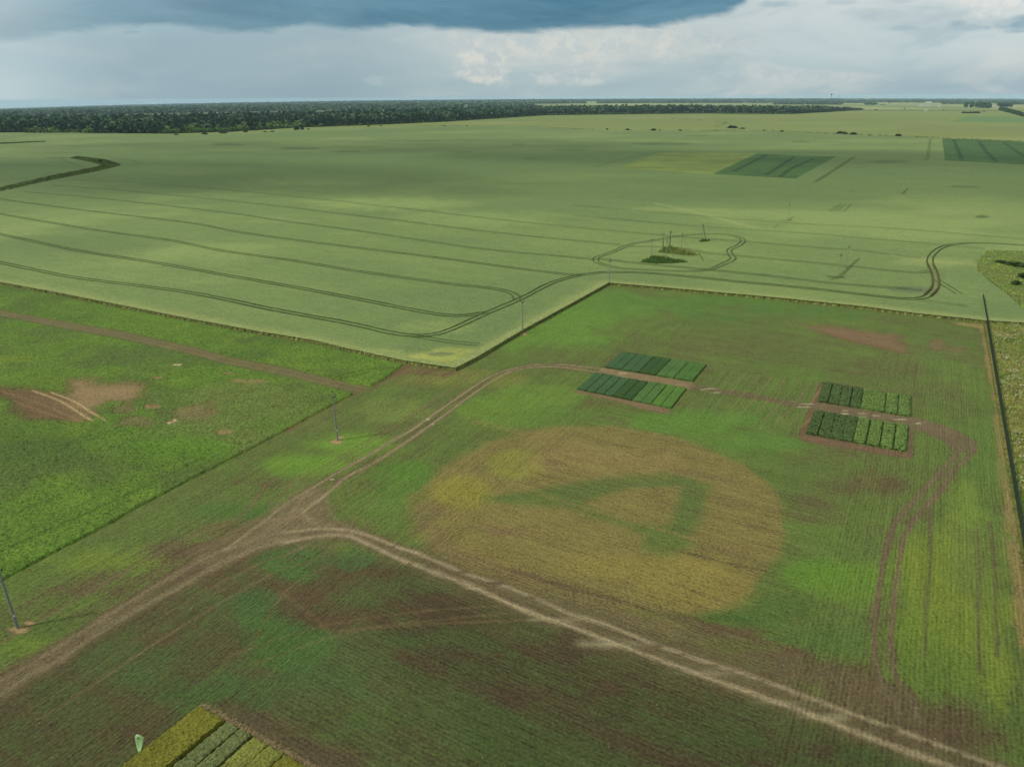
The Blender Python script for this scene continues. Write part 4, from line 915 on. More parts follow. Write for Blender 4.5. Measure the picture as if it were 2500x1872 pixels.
block([(1988, 1005), (2218.7, 1042), (2213, 1103.8), (1968, 1060)], [0, .12, .24, .36, .475, .61, .745, .875, 1], [DB]*4+[LB]*4, ['dark green bushy']*4+['light green bushy']*4, .55, .15, MBEAN, 'near row of the bean block', 'trial strips of bushy beans by the track bend', [0, .1, .2, .1, .3, .22, .25, .2, 0], .2, .7, (34, 58, 28))
# plots in the lower left corner, running out of the picture
MCOR = mat_crop('corner cereal', contrast=1.0, bumpd=.15, iso=3.5, spk=9.0, vvar=1.25)
def corner_plots():
    a = G(489, 1728)[:2]; lane = (G(739.7, 1871)[:2]-a); lane /= np.linalg.norm(lane)
    left = (G(308.5, 1871)[:2]-a); Ll = 26.0; left /= np.linalg.norm(left)
    def tpos(px, py): return float((G(px, py)[:2]-a)@lane)
    cuts = [0, tpos(552, 1765.5), tpos(587, 1783), tpos(621, 1801), tpos(660, 1823), tpos(697.5, 1845.5), tpos(697.5, 1845.5)+3.2]
    cols = [(136, 136, 40), (124, 138, 92), (124, 138, 92), (144, 152, 70), (142, 150, 68), (132, 132, 40)]
    nm = ['golden olive', 'grey green', 'grey green', 'yellow green', 'yellow green', 'golden olive']
    wh = ['with the banner at its left edge', 'touching the golden olive strip', 'touching the yellow green strips', 'touching the grey green strips', 'with one olive neighbour on its right', 'at the right hand end of the corner block']
    gp = [0, .3, .12, .35, .1, .2, 0]
    for i in range(6):
        c0 = a+lane*(cuts[i]+gp[i]/2); c1 = a+lane*(cuts[i+1]-gp[i+1]/2)
        strip_plot([c0, c1, c1+left*Ll, c0+left*Ll], f'{nm[i]} corner strip {wh[i]}', cols[i], tuple(int(v*.55) for v in cols[i]), .6, .1, MCOR, 'ripening cereal strips in the lower left corner', .13, .45)
    # cut straw lying along the end of the strips
    V, Fc, C = [], [], []
    for k in range(1500):
        t = random.uniform(-.3, cuts[-1]+4); q = a+lane*t-left*random.gauss(.35, .22); L = random.uniform(.1, .3); an = random.uniform(0, math.pi); w = .012
        d = np.array([math.cos(an), math.sin(an)])*L/2; n = np.array([-d[1], d[0]])/L*w*2; z = random.uniform(.04, .12); k0 = len(V)
        V += [(q[0]-d[0]-n[0], q[1]-d[1]-n[1], z), (q[0]+d[0]-n[0], q[1]+d[1]-n[1], z+.04), (q[0]+d[0]+n[0], q[1]+d[1]+n[1], z+.05), (q[0]-d[0]+n[0], q[1]-d[1]+n[1], z+.01)]
        Fc.append((k0, k0+1, k0+2, k0+3)); C += [alb(random.choice([(206, 184, 140), (190, 164, 116), (168, 134, 96)]))]*4
    tag(npmesh('cut_straw', np.array(V), np.array(Fc), MTONE, attrs={'tone': np.array(C)}), 'pale cut straw along the end of the corner strips', 'straw', kind='stuff')
corner_plots()

# ------------------------------------------------------------------ grass islands, meadow, flowers
def blades(P, dens, h, cols, name, label, cat, base=0.0, wid=.12, lean=.35, kind='stuff', clump=None):
    lo = P.min(0); hi = P.max(0); n = int((hi-lo).prod()*dens)
    x = rng.uniform(lo[0], hi[0], n); y = rng.uniform(lo[1], hi[1], n); sd = sdp(x, y, P); ok = sd > 0; x, y, sd = x[ok], y[ok], sd[ok]
    n = len(x); hh = h*(0.5+rng.random(n)*.8)*(0.5+fbm(x, y, 3, 77)) ; an = rng.uniform(0, 6.28, n); la = rng.uniform(0, 6.28, n)
    z0 = T(x, y)+base; w = wid*(.6+rng.random(n))
    dx, dy = np.cos(an)*w, np.sin(an)*w; lx, ly = np.cos(la)*lean*hh, np.sin(la)*lean*hh
    V = np.stack([np.stack([x-dx, y-dy, z0], 1), np.stack([x+dx, y+dy, z0], 1), np.stack([x+lx, y+ly, z0+hh], 1)], 1).reshape(-1, 3)
    Cc = np.array([alb(c) for c in cols])*1.5; q = np.clip((fbm(x, y, 5, 55)*1.6-.3)*len(cols)+rng.normal(0, .7, n), 0, len(cols)-1).astype(int)
    C = np.repeat(Cc[q], 3, 0)
    o = npmesh(name, V, np.arange(3*n).reshape(-1, 3), MTONE, attrs={'tone': C})
    return tag(o, label, cat, kind=kind)
blades(GP(DITCH), 1.3, .9, [(62, 80, 36), (84, 100, 46), (112, 118, 62), (72, 92, 40)], 'ditch_grass', 'dark rough grass in the bent ditch at the left edge', 'grass', .75, .35)
blades(GP([(-60, 356), (0, 351), (110, 346.5), (112, 348), (0, 353.5), (-60, 359)]), 1.0, 1.0, [(66, 84, 40), (84, 96, 48)], 'ditch_grass', 'thin dark grass line far behind the bent ditch', 'grass', .75, .4)
blades(GP([(1563, 645), (1590, 632), (1640, 637), (1678, 645), (1650, 648), (1600, 649)]), 18, 1.1, [(68, 96, 38), (84, 112, 46), (76, 104, 44)], 'tall_grass', 'dark grass island at the feet of the nearest pole group', 'grass', .6, .12)
blades(GP([(1605, 621), (1620, 613), (1636, 608), (1656, 611), (1690, 622), (1702, 629), (1670, 629), (1630, 624)]), 16, 1.2, [(92, 112, 46), (112, 130, 56), (142, 146, 76), (86, 108, 44)], 'tall_grass', 'olive grass mound under the middle of the pole cluster', 'grass', .6, .12)
blades(GP([(1706, 595), (1714, 590.5), (1732, 591), (1733, 593.5), (1715, 596)]), 20, .9, [(60, 84, 34), (74, 96, 40)], 'tall_grass', 'small grass tuft under the lone A-frame pole', 'grass', .6, .12)
isle = GP(ISLE_R)
_h = SLN(HEDGE[4:], 3); blades(np.vstack([_h, (_h+NA*4.0)[::-1]]), .5, 1.6, [(50, 66, 30), (66, 82, 38), (84, 92, 46)], 'hedge_grass', 'thin dark line of rough growth along the far side of the wheat', 'hedge', .2, .5)
blades(isle, 9, .75, [(118, 140, 58), (144, 162, 74), (156, 168, 82), (108, 132, 52), (158, 150, 88)], 'rough_grass', 'rough yellow green grass patch jutting into the wheat at right', 'grass', .55, .2)
tag(npmesh('grass_bank', np.vstack([np.hstack([isle, np.full((len(isle), 1), 1.06)])]), np.array([(0, 1, len(isle)-1)]+[(i, i+1, len(isle)-1) for i in range(1, len(isle)-2)]), mat_plain('bank turf', alb(104, 118, 54), .9, .35, .15)), 'turf bank under the rough grass patch at right', 'grass bank', kind='structure')
def make_meadow():
    F0 = GP([(2409, 793)])[0]; P = np.vstack([F0+np.array([.3, .2]), e3[-1]-dirB*3+np.array([1, 0]), e3[-1]+dirB*60, [(215, 40), (80, 25)], FENCE[1]+np.array([.4, -.2])])
    lo, hi = P.min(0), P.max(0); xs = np.arange(lo[0], hi[0], .55); ys = np.arange(lo[1], hi[1], .55); X, Y = np.meshgrid(xs, ys)
    x = X.ravel(); y = Y.ravel(); sd = sdp(x, y, P); f, used = grid_faces((sd > -.4).reshape(X.shape)); x = x[used]; y = y[used]; sd = sd[used]
    p = Paint(x, y, (122, 136, 62), (146, 130, 78), .72); p.gain = 'pea'; p.rw[:] = (0, 0, 1); b = fbm(x, y, 7, 501); p.apply(slice(None), ss(b, .45, .65)*.9, veg=(104, 126, 60)); p.cov += (b-.5)*.9
    z = .15+.55*fbm(x, y, 2.0, 503, 3)*ss(sd, -.2, .6)
    tag(npmesh('meadow', np.stack([x, y, z], 1), f, MMEADOW, smooth=True, attrs=p.attrs()), 'weedy meadow behind the black fence', 'meadow', kind='stuff')
    n = 60000; fx = rng.uniform(lo[0], min(hi[0], 190), n); fy = rng.uniform(lo[1], hi[1], n); g = fbm(fx, fy, 4.5, 511); g2 = fbm(fx, fy, 1.6, 512); ok = (sdp(fx, fy, P) > .4) & (g*.55+g2*.45 > .53+rng.uniform(-.03, .05, n))
    fx, fy = fx[ok], fy[ok]; n = len(fx); r = rng.uniform(.08, .2, n); z0 = .55+rng.uniform(.2, .55, n); V = []
    for k in range(5):
        t = 2*math.pi*k/5+rng.uniform(0, .4, n); V.append(np.stack([fx+r*np.cos(t), fy+r*np.sin(t), z0+rng.uniform(-.03, .03, n)], 1))
    V = np.stack(V, 1).reshape(-1, 3)
    C = np.repeat(np.array([alb(212, 214, 176)])*rng.uniform(.6, 1.1, (n, 1)), 5, 0)
    tag(npmesh('white_flowers', V, np.arange(5*n).reshape(-1, 5), MTONE, attrs={'tone': C}), 'clumps of white umbel flowers over the meadow', 'flowers', kind='stuff')
    blades(P, 5, .8, [(112, 136, 62), (104, 128, 54), (160, 152, 92), (130, 146, 72)], 'meadow_grass', 'tall grass stalks standing in the flower meadow', 'grass', .3, .1)
make_meadow()

# small pale stones and clods on the thin crop
def stones():
    n = 420; V = []; Fc = []; C = []
    pts = [(random.uniform(700, 2450), random.uniform(1150, 1870)) for _ in range(n)]+[(random.uniform(0, 900), random.uniform(1300, 1870)) for _ in range(200)]+[(random.gauss(1600, 90), random.gauss(1530, 20)) for _ in range(60)]
    for q in pts:
        g = G(*q); r = random.choice([.025, .03, .035, .04, .06]); k = len(V); cx, cy, cz = g[0], g[1], .06
        V += [(cx-r, cy, cz), (cx, cy-r*.8, cz), (cx+r*1.2, cy, cz), (cx, cy+r, cz), (cx, cy, cz+r*.8)]
        Fc += [(k, k+1, k+4), (k+1, k+2, k+4), (k+2, k+3, k+4), (k+3, k, k+4)]; c = random.choice([(214, 206, 184), (180, 170, 140), (196, 186, 158)]); C += [alb(c)]*5
    tag(npmesh('stones', np.array(V), np.array(Fc), MTONE, attrs={'tone': np.array(C)}), 'small pale stones scattered over the thin crop', 'stones', kind='stuff')
stones()

# ------------------------------------------------------------------ utility poles
MCONC = mat_plain('weathered concrete', alb(150, 154, 142), .85, .18, 4.0, .3)
MPOLED = mat_plain('tarred wood', alb(60, 62, 46), .85, .25, 5.0, .3)
MIRON = mat_plain('dark iron', alb(44, 48, 44), .6, .1)
MPORC = mat_plain('dark glazed insulator', alb(50, 48, 44), .3, .1)
MTAG = mat_plain('white plate', alb(228, 228, 222), .6, .03)
def head(root, top, ang, wide=1.05, n_arm=1):
    """crossarm with upturned ends, top spike and three insulators"""
    c, s_ = math.cos(ang), math.sin(ang); T3 = Vector(top); ax = Vector((c, s_, 0))
    m = MB(); z = Vector((0, 0, -.75)); m.tube(T3+z-ax*wide/2, T3+z+ax*wide/2, .045, n=6)
    m.tube(T3+z-ax*wide/2, T3+z-ax*wide/2+Vector((0, 0, .14)), .03, n=6); m.tube(T3+z+ax*wide/2, T3+z+ax*wide/2+Vector((0, 0, .14)), .03, n=6)
    m.tube(T3+Vector((0, 0, -.5)), T3+Vector((0, 0, .12)), .035, n=6)
    arm = m.build('crossarm', MIRON, root)
    for q in (T3+z-ax*wide/2+Vector((0, 0, .12)), T3+z+ax*wide/2+Vector((0, 0, .12)), T3+Vector((0, 0, .1))):
        i_ = MB(); i_.lathe(q.x, q.y, [(q.z, .05), (q.z+.04, .10), (q.z+.09, .10), (q.z+.12, .055), (q.z+.15, .085), (q.z+.2, .085), (q.z+.24, .03)], 8); i_.build('insulator', MPORC, root, True)
def pole(bx, by, tx, ty, label, mat=MCONC, struts=(), taper=(.17, .11), ang=.45, plate=False, group='utility poles across the fields', wide=1.05, thick=1.0):
    b, h = hgt(bx, by, tx, ty); root = empty('utility_pole', b)
    # true ground spot keeps the pole upright; a leaning leg uses its own foot
    top = (0, 0, h)
    m = MB(); m.tube((0, 0, -.3), (0, 0, h), taper[0]*thick, taper[1]*thick, 10); m.build('shaft', mat, root)
    for (sx_, sy_, hh, mm) in struts:
        g = G(sx_, sy_)-b; s_ = MB(); s_.tube((g[0], g[1], -.2), (0, 0, h*hh), .12*thick, .09*thick, 8); s_.build('brace', mm, root)
    head(root, top, ang, wide)
    c = MB(); c.tube((0, 0, h-1.0), (0, 0, h-.9), .19, n=10); c.build('clamp', MIRON, root)
    if plate:
        p_ = MB(); p_.box(.05, -.2, 2.0, .27, -.17, 2.3); p_.build('number_plate', MTAG, root)
    return tag(root, label, 'utility pole', group)
pole(824, 1075, 809, 959, 'grey concrete utility pole with dark crossarm on the strip beside the leafy crop', plate=True, wide=1.3, ang=-.35)
b, h = G(43.5, 1533), 9.4
def near_pole():
    b = G(43.5, 1533); root = empty('utility_pole', b); h = 9.4
    m = MB(); m.tube((0, 0, -.3), (0, 0, h), .17, .11, 12); m.build('shaft', MCONC, root); head(root, (0, 0, h), -.35, 1.3)
    p_ = MB(); p_.box(.08, -.2, 1.9, .3, -.17, 2.12); p_.build('number_plate', MTAG, root)
    tag(root, 'grey concrete utility pole with a white plate, cut off by the left edge', 'utility pole', 'utility poles across the fields')
near_pole()
pole(1275.8, 813.6, 1277, 730, 'thin grey utility pole at the straight near edge of the wheat')
pole(1486.8, 695.8, 1489.5, 633, 'thin grey utility pole at the far corner where the wheat edges meet')
LW = mat_plain('pale concrete', alb(160, 164, 128), .85, .12)
pole(1588.4, 634, 1591, 581, 'leftmost pole of the cluster, with a light leaning brace in the dark grass', LW, [(1581, 641, .8, LW)], ang=.1, wide=1.6)
pole(1614.9, 620.4, 1617, 567.5, 'dark braced pole standing second from the left in the cluster', LW, [(1621.7, 614.6, .85, MPOLED)], ang=.2, wide=1.4)
pole(1634.4, 609.6, 1630, 563, 'tallest dark tarred pole on the grass mound of the cluster', MPOLED, [(1648, 614.5, .82, LW)], ang=.1, wide=1.4, thick=1.25)
pole(1625, 640.4, 1627.5, 583.5, 'front pole of the cluster with a brace running down to the right', MPOLED if False else LW, [(1653, 641, .84, LW)], ang=.6, wide=1.2)
pole(1662, 622.6, 1666, 569.7, 'rightmost pole of the cluster with a wire thin brace to its right', LW, [(1691, 625, .88, LW)], ang=.9)
pole(1712, 593.6, 1716, 544.8, 'A-frame pole standing alone inside the wheel track loop', LW, [(1724, 591, .95, MPOLED)], ang=.3)
for q in [(1922, 542, 1927, 497, 'slim pole in the wheat just left of the square of trampled marks'), (2075, 505, 2080, 465, 'slim pole beside the comb shaped trampled marks in the wheat'), (2201.4, 472.8, 2206, 437.5, 'slim pole beside the small cross shaped trampled mark'), (2300, 448.6, 2306.4, 415.8, 'slim pole midway below the dark plot at the right edge'), (2378.3, 429.7, 2384.7, 401.4, 'slim pole standing just before the dark right edge plot'), (2444.4, 413.9, 2447, 395, 'shortest looking pole, farthest of the line, at the dark right edge plot')]:
    pole(q[0], q[1], q[2], q[3], q[4], LW, thick=.8)
pole(2043.6, 683.3, 2053.6, 618, 'nearer of the twin poles rising from trampled wheat at right', LW)
pole(2063.9, 658.3, 2072.8, 598.6, 'farther of the twin poles in the wheat at right', LW)
# trampled spots in the wheat round the poles
def tramples():
    V, Fc, C = [], [], []; z = 1.15
    for q, w in [([(2016, 680), (2040, 683), (2062, 684)], 1.1), ([(2026, 690), (2040, 682)], .4), ([(2050, 684), (2097, 636)], .35), ([(2038, 688), (2090, 640)], .3), ([(2056, 658), (2068, 660)], .7), ([(1903, 542), (1922, 543), (1934, 543)], 1.0), ([(1922, 543), (1937, 534)], .4), ([(2189, 473), (2202, 474), (2214, 474)], .8), ([(2202, 477), (2216, 464)], .6), ([(2046, 504), (2078, 505)], .7), ([(2046, 504), (2024, 520)], .35), ([(2052, 505), (2034, 520)], .35), ([(2062, 505), (2044, 520)], .35), ([(2076, 505), (2058, 521)], .35), ([(2292, 448), (2304, 449)], .6), ([(2372, 430), (2383, 430)], .6), ([(1575, 642), (1590, 640)], .4), ([(1704, 622), (1716, 642)], .4), ([(1900, 552), (1888, 562)], .35)]:
        z += .004; ribbon(V, Fc, C, resample(SLN(q, 3), .6), w*.7, z, alb((84, 104, 52)))
    tag(npmesh('trampled_wheat', np.array(V), np.array(Fc), MTONE, attrs={'tone': np.array(C)}), 'dark trampled marks in the wheat round the poles', 'trampled wheat', kind='structure')
tramples()

# ------------------------------------------------------------------ fence along the right side
def make_fence():
    L = np.linalg.norm(FENCE[1]-FENCE[0]); d = (FENCE[1]-FENCE[0])/L; a = FENCE[0]
    root = empty('mesh_fence', (a[0], a[1], 0)); MP = mat_plain('dark green steel', alb(38, 56, 44), .6, .1); n = int(L/3.0)
    HF = 1.9
    for i in range(n+1):
        q = d*i*L/n; m = MB(); m.tube((q[0], q[1], -.2), (q[0], q[1], HF+.05), .045, n=6); m.tube((q[0], q[1], HF+.05), (q[0]+.0, q[1], HF+.09), .055, n=6)
        o = m.build('post', MP, root)
    m = MB(); e = d*L
    for k in range(13):
        z = .06+k*(HF-.08)/12; m.tube((0, 0, z), (e[0], e[1], z), .02, n=4)
    for k in range(int(L/.22)):
        q = d*k*.22; m.tube((q[0], q[1], .05), (q[0], q[1], HF), .011, n=3)
    m.build('wire_mesh', MP, root)
    tag(root, 'long black wire mesh fence running down the right side to the wheat', 'fence')
make_fence()
MPOST = mat_plain('grey stake', alb(110, 112, 84), .8, .1)
for k, (x, y, ty, lb) in enumerate([(2422, 729, 721.5, 'thin stake in the wheat nearest the far end of the fence'), (2447, 731, 723.5, 'thin stake in the wheat at the brink of the rough grass patch'), (2376, 780, 768, 'thin stake at the wheat edge left of the fence')]):
    b, h = hgt(x, y, x+1, ty); r = empty('field_stake', b); m = MB(); m.tube((0, 0, -.2), (0, 0, h), .05, .04, 6); m.build('stake', MPOST, r); m = MB(); m.tube((0, 0, h-.12), (0, 0, h), .07, n=6); m.build('cap', MPOST, r); tag(r, lb, 'stake', 'stakes near the end of the fence')

# ------------------------------------------------------------------ feather banner
def banner():
    b = G(341.5, 1838); root = empty('feather_banner', b); Rv = Vector(RR); h = 2.62
    ax = Vector((RR[0], RR[1], 0)).normalized(); dy = Vector((-ax.y, ax.x, 0))
    MF = mat_plain('green banner cloth', (.60, .90, .38), .6, .04, 2.0); MFK = mat_plain('dark green print', alb(30, 66, 34), .7, .05); MW = mat_plain('green lettering', alb(132, 186, 104), .7, .05)
    # outline of the sail in metres (x along the banner, z up), a feather leaning with the wind
    out = [(-.16, .10), (-.20, .5), (-.20, .9), (-.17, 1.35), (-.11, 1.8), (-.02, 2.15), (.10, 2.42), (.24, 2.55), (.40, 2.56), (.56, 2.44), (.70, 2.24), (.82, 2.06), (.74, 1.86), (.62, 1.5), (.48, 1.1), (.34, .72), (.22, .42), (.16, .2), (.14, 0.02), (.05, -.02)]
    out = [(x*0.95, z*1.0+.06) for x, z in out]
    def bend(x, z): return .10*math.sin(z*1.7)+.12*x*x
    c = (.15, 1.3); V = []; Fc = []; n = len(out); rings = 5
    for side in (1, -1):
        k0 = len(V)
        for r in range(1, rings+1):
            for x, z in out:
                xx = c[0]+(x-c[0])*r/rings; zz = c[1]+(z-c[1])*r/rings; p = ax*xx+dy*(bend(xx, zz)+side*.006)+Vector((0, 0, zz)); V.append(p)
        V.append(ax*c[0]+dy*(bend(*c)+side*.006)+Vector((0, 0, c[1]))); ci = len(V)-1
        for i in range(n):
            j = (i+1) % n; f = (ci, k0+i, k0+j); Fc.append(f if side < 0 else f[::-1])
            for r in range(rings-1):
                f = (k0+r*n+i, k0+(r+1)*n+i, k0+(r+1)*n+j, k0+r*n+j); Fc.append(f if side < 0 else f[::-1])
    m0 = rings*n+1
    for i in range(n):
        j = (i+1) % n; Fc.append(((rings-1)*n+i, (rings-1)*n+j, m0+(rings-1)*n+j, m0+(rings-1)*n+i))
    sail = pymesh('sail', V, Fc, MF, root, True)
    # printed oval with a stroke through it, and the upright line of lettering
    def pt(x, z): return ax*x+dy*(bend(x, z)-.016)+Vector((0, 0, z))
    V = []; Fc = []; m = 20; cx, cz, rx, rz, th = .26, 2.02, .085, .2, -.45
    for i in range(m):
        t = 2*math.pi*i/m
        for k in (1.0, .55):
            x = rx*k*math.cos(t); z = rz*k*math.sin(t); V.append(pt(cx+x*math.cos(th)+z*math.sin(-th)*0.9, cz+z*math.cos(th)-x*math.sin(th)*-0.4))
    for i in range(m): j = (i+1) % m; Fc.append((2*i, 2*j, 2*j+1, 2*i+1))
    k = len(V); V += [pt(cx-.05, cz-.02), pt(cx-.02, cz-.06), pt(cx+.07, cz+.03), pt(cx+.05, cz+.06)]; Fc.append((k, k+1, k+2, k+3))
    pymesh('emblem', V, Fc, MFK, sail)
    V = []; Fc = []
    for i in range(14):
        z = .62+i*.078; x = -.03+.018*i*.3; k = len(V); w = .05; hh = .05 if i % 3 else .03
        V += [pt(x-w, z), pt(x+w*.2, z), pt(x+w*.2, z+hh), pt(x-w, z+hh)]; Fc.append((k, k+1, k+2, k+3))
        if i % 2:
            k = len(V); V += [pt(x+w*.35, z+.01), pt(x+w, z+.01), pt(x+w, z+.035), pt(x+w*.35, z+.035)]; Fc.append((k, k+1, k+2, k+3))
    k = len(V); V += [pt(.5, 2.22), pt(.55, 2.2), pt(.55, 2.26), pt(.52, 2.27)]; Fc.append((k, k+1, k+2, k+3))
    pymesh('lettering', V, Fc, MW, sail)
    m = MB(); prev = None
    for x, z in [(-.0, -.1)]+[(o_[0]-.01, o_[1]) for o_ in out[:10]]:
        p = ax*x+dy*bend(x, z)+Vector((0, 0, z))
        if prev is not None: m.tube(prev, p, .014, n=6)
        prev = p
    m.build('pole', mat_plain('banner rod', alb(190, 196, 190), .4, .05), root)
    m = MB(); m.tube((0, 0, -.3), (0, 0, .12), .03, n=8); m.box(-.2, -.03, .0, .2, .03, .035); m.box(-.03, -.2, .036, .03, .2, .07); m.build('foot', MIRON, root)
    tag(root, 'light green feather banner with a dark oval emblem beside the golden olive crop strip', 'banner')
banner()

# ------------------------------------------------------------------ a dark bird gliding beside the fence
def bird():
    g = G(2458, 1019, 2.6); V = [(0, .26, 0), (-.05, .12, .01), (.05, .12, .01), (0, .12, .06), (0, .12, -.05), (-.06, -.05, 0), (.06, -.05, 0), (0, -.05, .06), (0, -.05, -.06), (-.09, -.3, .0), (.09, -.3, .0), (0, -.2, .02), (-.05, .1, .03), (-.28, .14, .1), (-.5, .02, .05), (-.3, -.06, .08), (-.05, -.05, .03), (.05, .1, .03), (.28, .14, .1), (.5, .02, .05), (.3, -.06, .08), (.05, -.05, .03),
         (-.05, .1, .01), (-.28, .14, .08), (-.5, .02, .04), (-.3, -.06, .06), (-.05, -.05, .01), (.05, .1, .01), (.28, .14, .08), (.5, .02, .04), (.3, -.06, .06), (.05, -.05, .01)]
    Fc = [(0, 3, 1), (0, 2, 3), (0, 1, 4), (0, 4, 2), (1, 3, 7, 5), (3, 2, 6, 7), (2, 4, 8, 6), (4, 1, 5, 8), (5, 7, 11, 9), (7, 6, 10, 11), (8, 5, 9), (8, 9, 10), (8, 10, 6), (12, 13, 14, 15, 16), (17, 21, 20, 19, 18), (22, 26, 25, 24, 23), (27, 28, 29, 30, 31), (12, 22, 23, 13), (13, 23, 24, 14), (14, 24, 25, 15), (15, 25, 26, 16), (17, 18, 28, 27), (18, 19, 29, 28), (19, 20, 30, 29), (20, 21, 31, 30)]
    o = pymesh('bird', V, Fc, mat_plain('black plumage', (.012, .012, .013), .6, .1)); o.location = g; o.rotation_euler = (.2, 0, 1.9); tag(o, 'small black bird flying low beside the fence', 'bird')
bird()

# ------------------------------------------------------------------ trees
MBARK = mat_plain('bark', alb(96, 88, 74), .9, .2)
LEAF_T = mat_leaf('forest leaves', alb(50, 82, 60), alb(98, 126, 84)); LEAF_F = mat_leaf('forest leaves massed', alb(52, 82, 62), alb(106, 132, 90), False)
LEAF_SF = mat_leaf('young growth leaves', alb(88, 120, 58), alb(122, 150, 76), False); LEAF_S = mat_leaf('scrub leaves', alb(104, 136, 62), alb(128, 156, 78)); LEAF_B = mat_leaf('bush leaves', alb(52, 74, 32), alb(66, 88, 38))
def crown(n, kind, sz=1.0, rs=None):
    """leaf clumps spread through the crown; unit height 1, returns quads"""
    rs = rs or np.random.default_rng(0)
    V = []
    if kind == 'conifer':
        t = rs.random(n)**.8; r = (1-t)*.20*(0.7+.5*rs.random(n))+.01; a = rs.uniform(0, 6.28, n); c = np.stack([r*np.cos(a), r*np.sin(a), .14+.86*t], 1); s = .045*(1.3-t)
    elif kind == 'birch':
        t = rs.random(n); env = np.sin(np.clip(t, 0, 1)**.75*math.pi)**.6*.2; r = env*np.sqrt(rs.random(n)); a = rs.uniform(0, 6.28, n); c = np.stack([r*np.cos(a), r*np.sin(a), .25+.75*t], 1); s = np.full(n, .055)
    elif kind == 'bush2':
        L = rs.normal(0, 1, (n, 3)); L /= np.linalg.norm(L, axis=1)[:, None]; L *= (rs.random((n, 1))**.4); c = L*np.array([.42, .42, .5])+np.array([0, 0, .5]); s = np.full(n, .11)
    elif kind == 'bush':
        L = rs.normal(0, 1, (n, 3)); L /= np.linalg.norm(L, axis=1)[:, None]; L *= (rs.random((n, 1))**.4); L[:, 2] = np.abs(L[:, 2]); c = L*np.array([.75, .6, .95])+rs.normal(0, .06, (n, 3)); c[:, 2] = np.maximum(c[:, 2], .03); s = np.full(n, .13)
    else:
        lobes = rs.normal(0, 1, (7, 3))*np.array([.13, .13, .15])+np.array([0, 0, .62]); k = rs.integers(0, 7, n); L = rs.normal(0, 1, (n, 3)); L /= np.linalg.norm(L, axis=1)[:, None]
        c = lobes[k]+L*(.15*rs.random((n, 1))**.35); c[:, 2] = np.clip(c[:, 2], .2, 1.02); s = np.full(n, .06)
    q1 = rs.normal(0, 1, (n, 3)); q1 /= np.linalg.norm(q1, axis=1)[:, None]; q2 = np.cross(q1, rs.normal(0, 1, (n, 3))); q2 /= np.linalg.norm(q2, axis=1)[:, None]
    s = (np.broadcast_to(s, (n,))*(0.7+.6*rs.random(n))*sz)[:, None]
    P = np.stack([c-q1*s-q2*s*.8, c+q1*s-q2*s*.6, c+q1*s*.8+q2*s, c-q1*s*.7+q2*s*.9], 1)
    return P.reshape(-1, 3)
def trunk_verts():
    V = []; n = 5
    for z, r in ((0, .017), (.35, .012), (.8, .005)):
        for i in range(n): V.append((r*math.cos(6.283*i/n), r*math.sin(6.283*i/n), z))
    F_ = [(j*n+i, j*n+(i+1) % n, (j+1)*n+(i+1) % n, (j+1)*n+i) for j in range(2) for i in range(n)]
    return np.array(V), np.array(F_)
FRONT = [(-150, 324), (0, 324), (221, 325), (411, 326.5), (560, 322), (640, 317), (720, 312), (916, 305), (1074, 298), (1200, 290), (1326, 282), (1485, 280), (1706, 277.5), (1900, 279), (1926, 279), (2021, 274), (2110, 268.6)]
def front_y(px): return float(np.interp(px, [q[0] for q in FRONT], [q[1] for q in FRONT]))
def treeheight(px): return float(np.interp(px, [0, 300, 800, 1300, 1700, 1900, 2000, 2070, 2110], [23, 22, 22, 23, 23, 22, 20, 13, 6]))
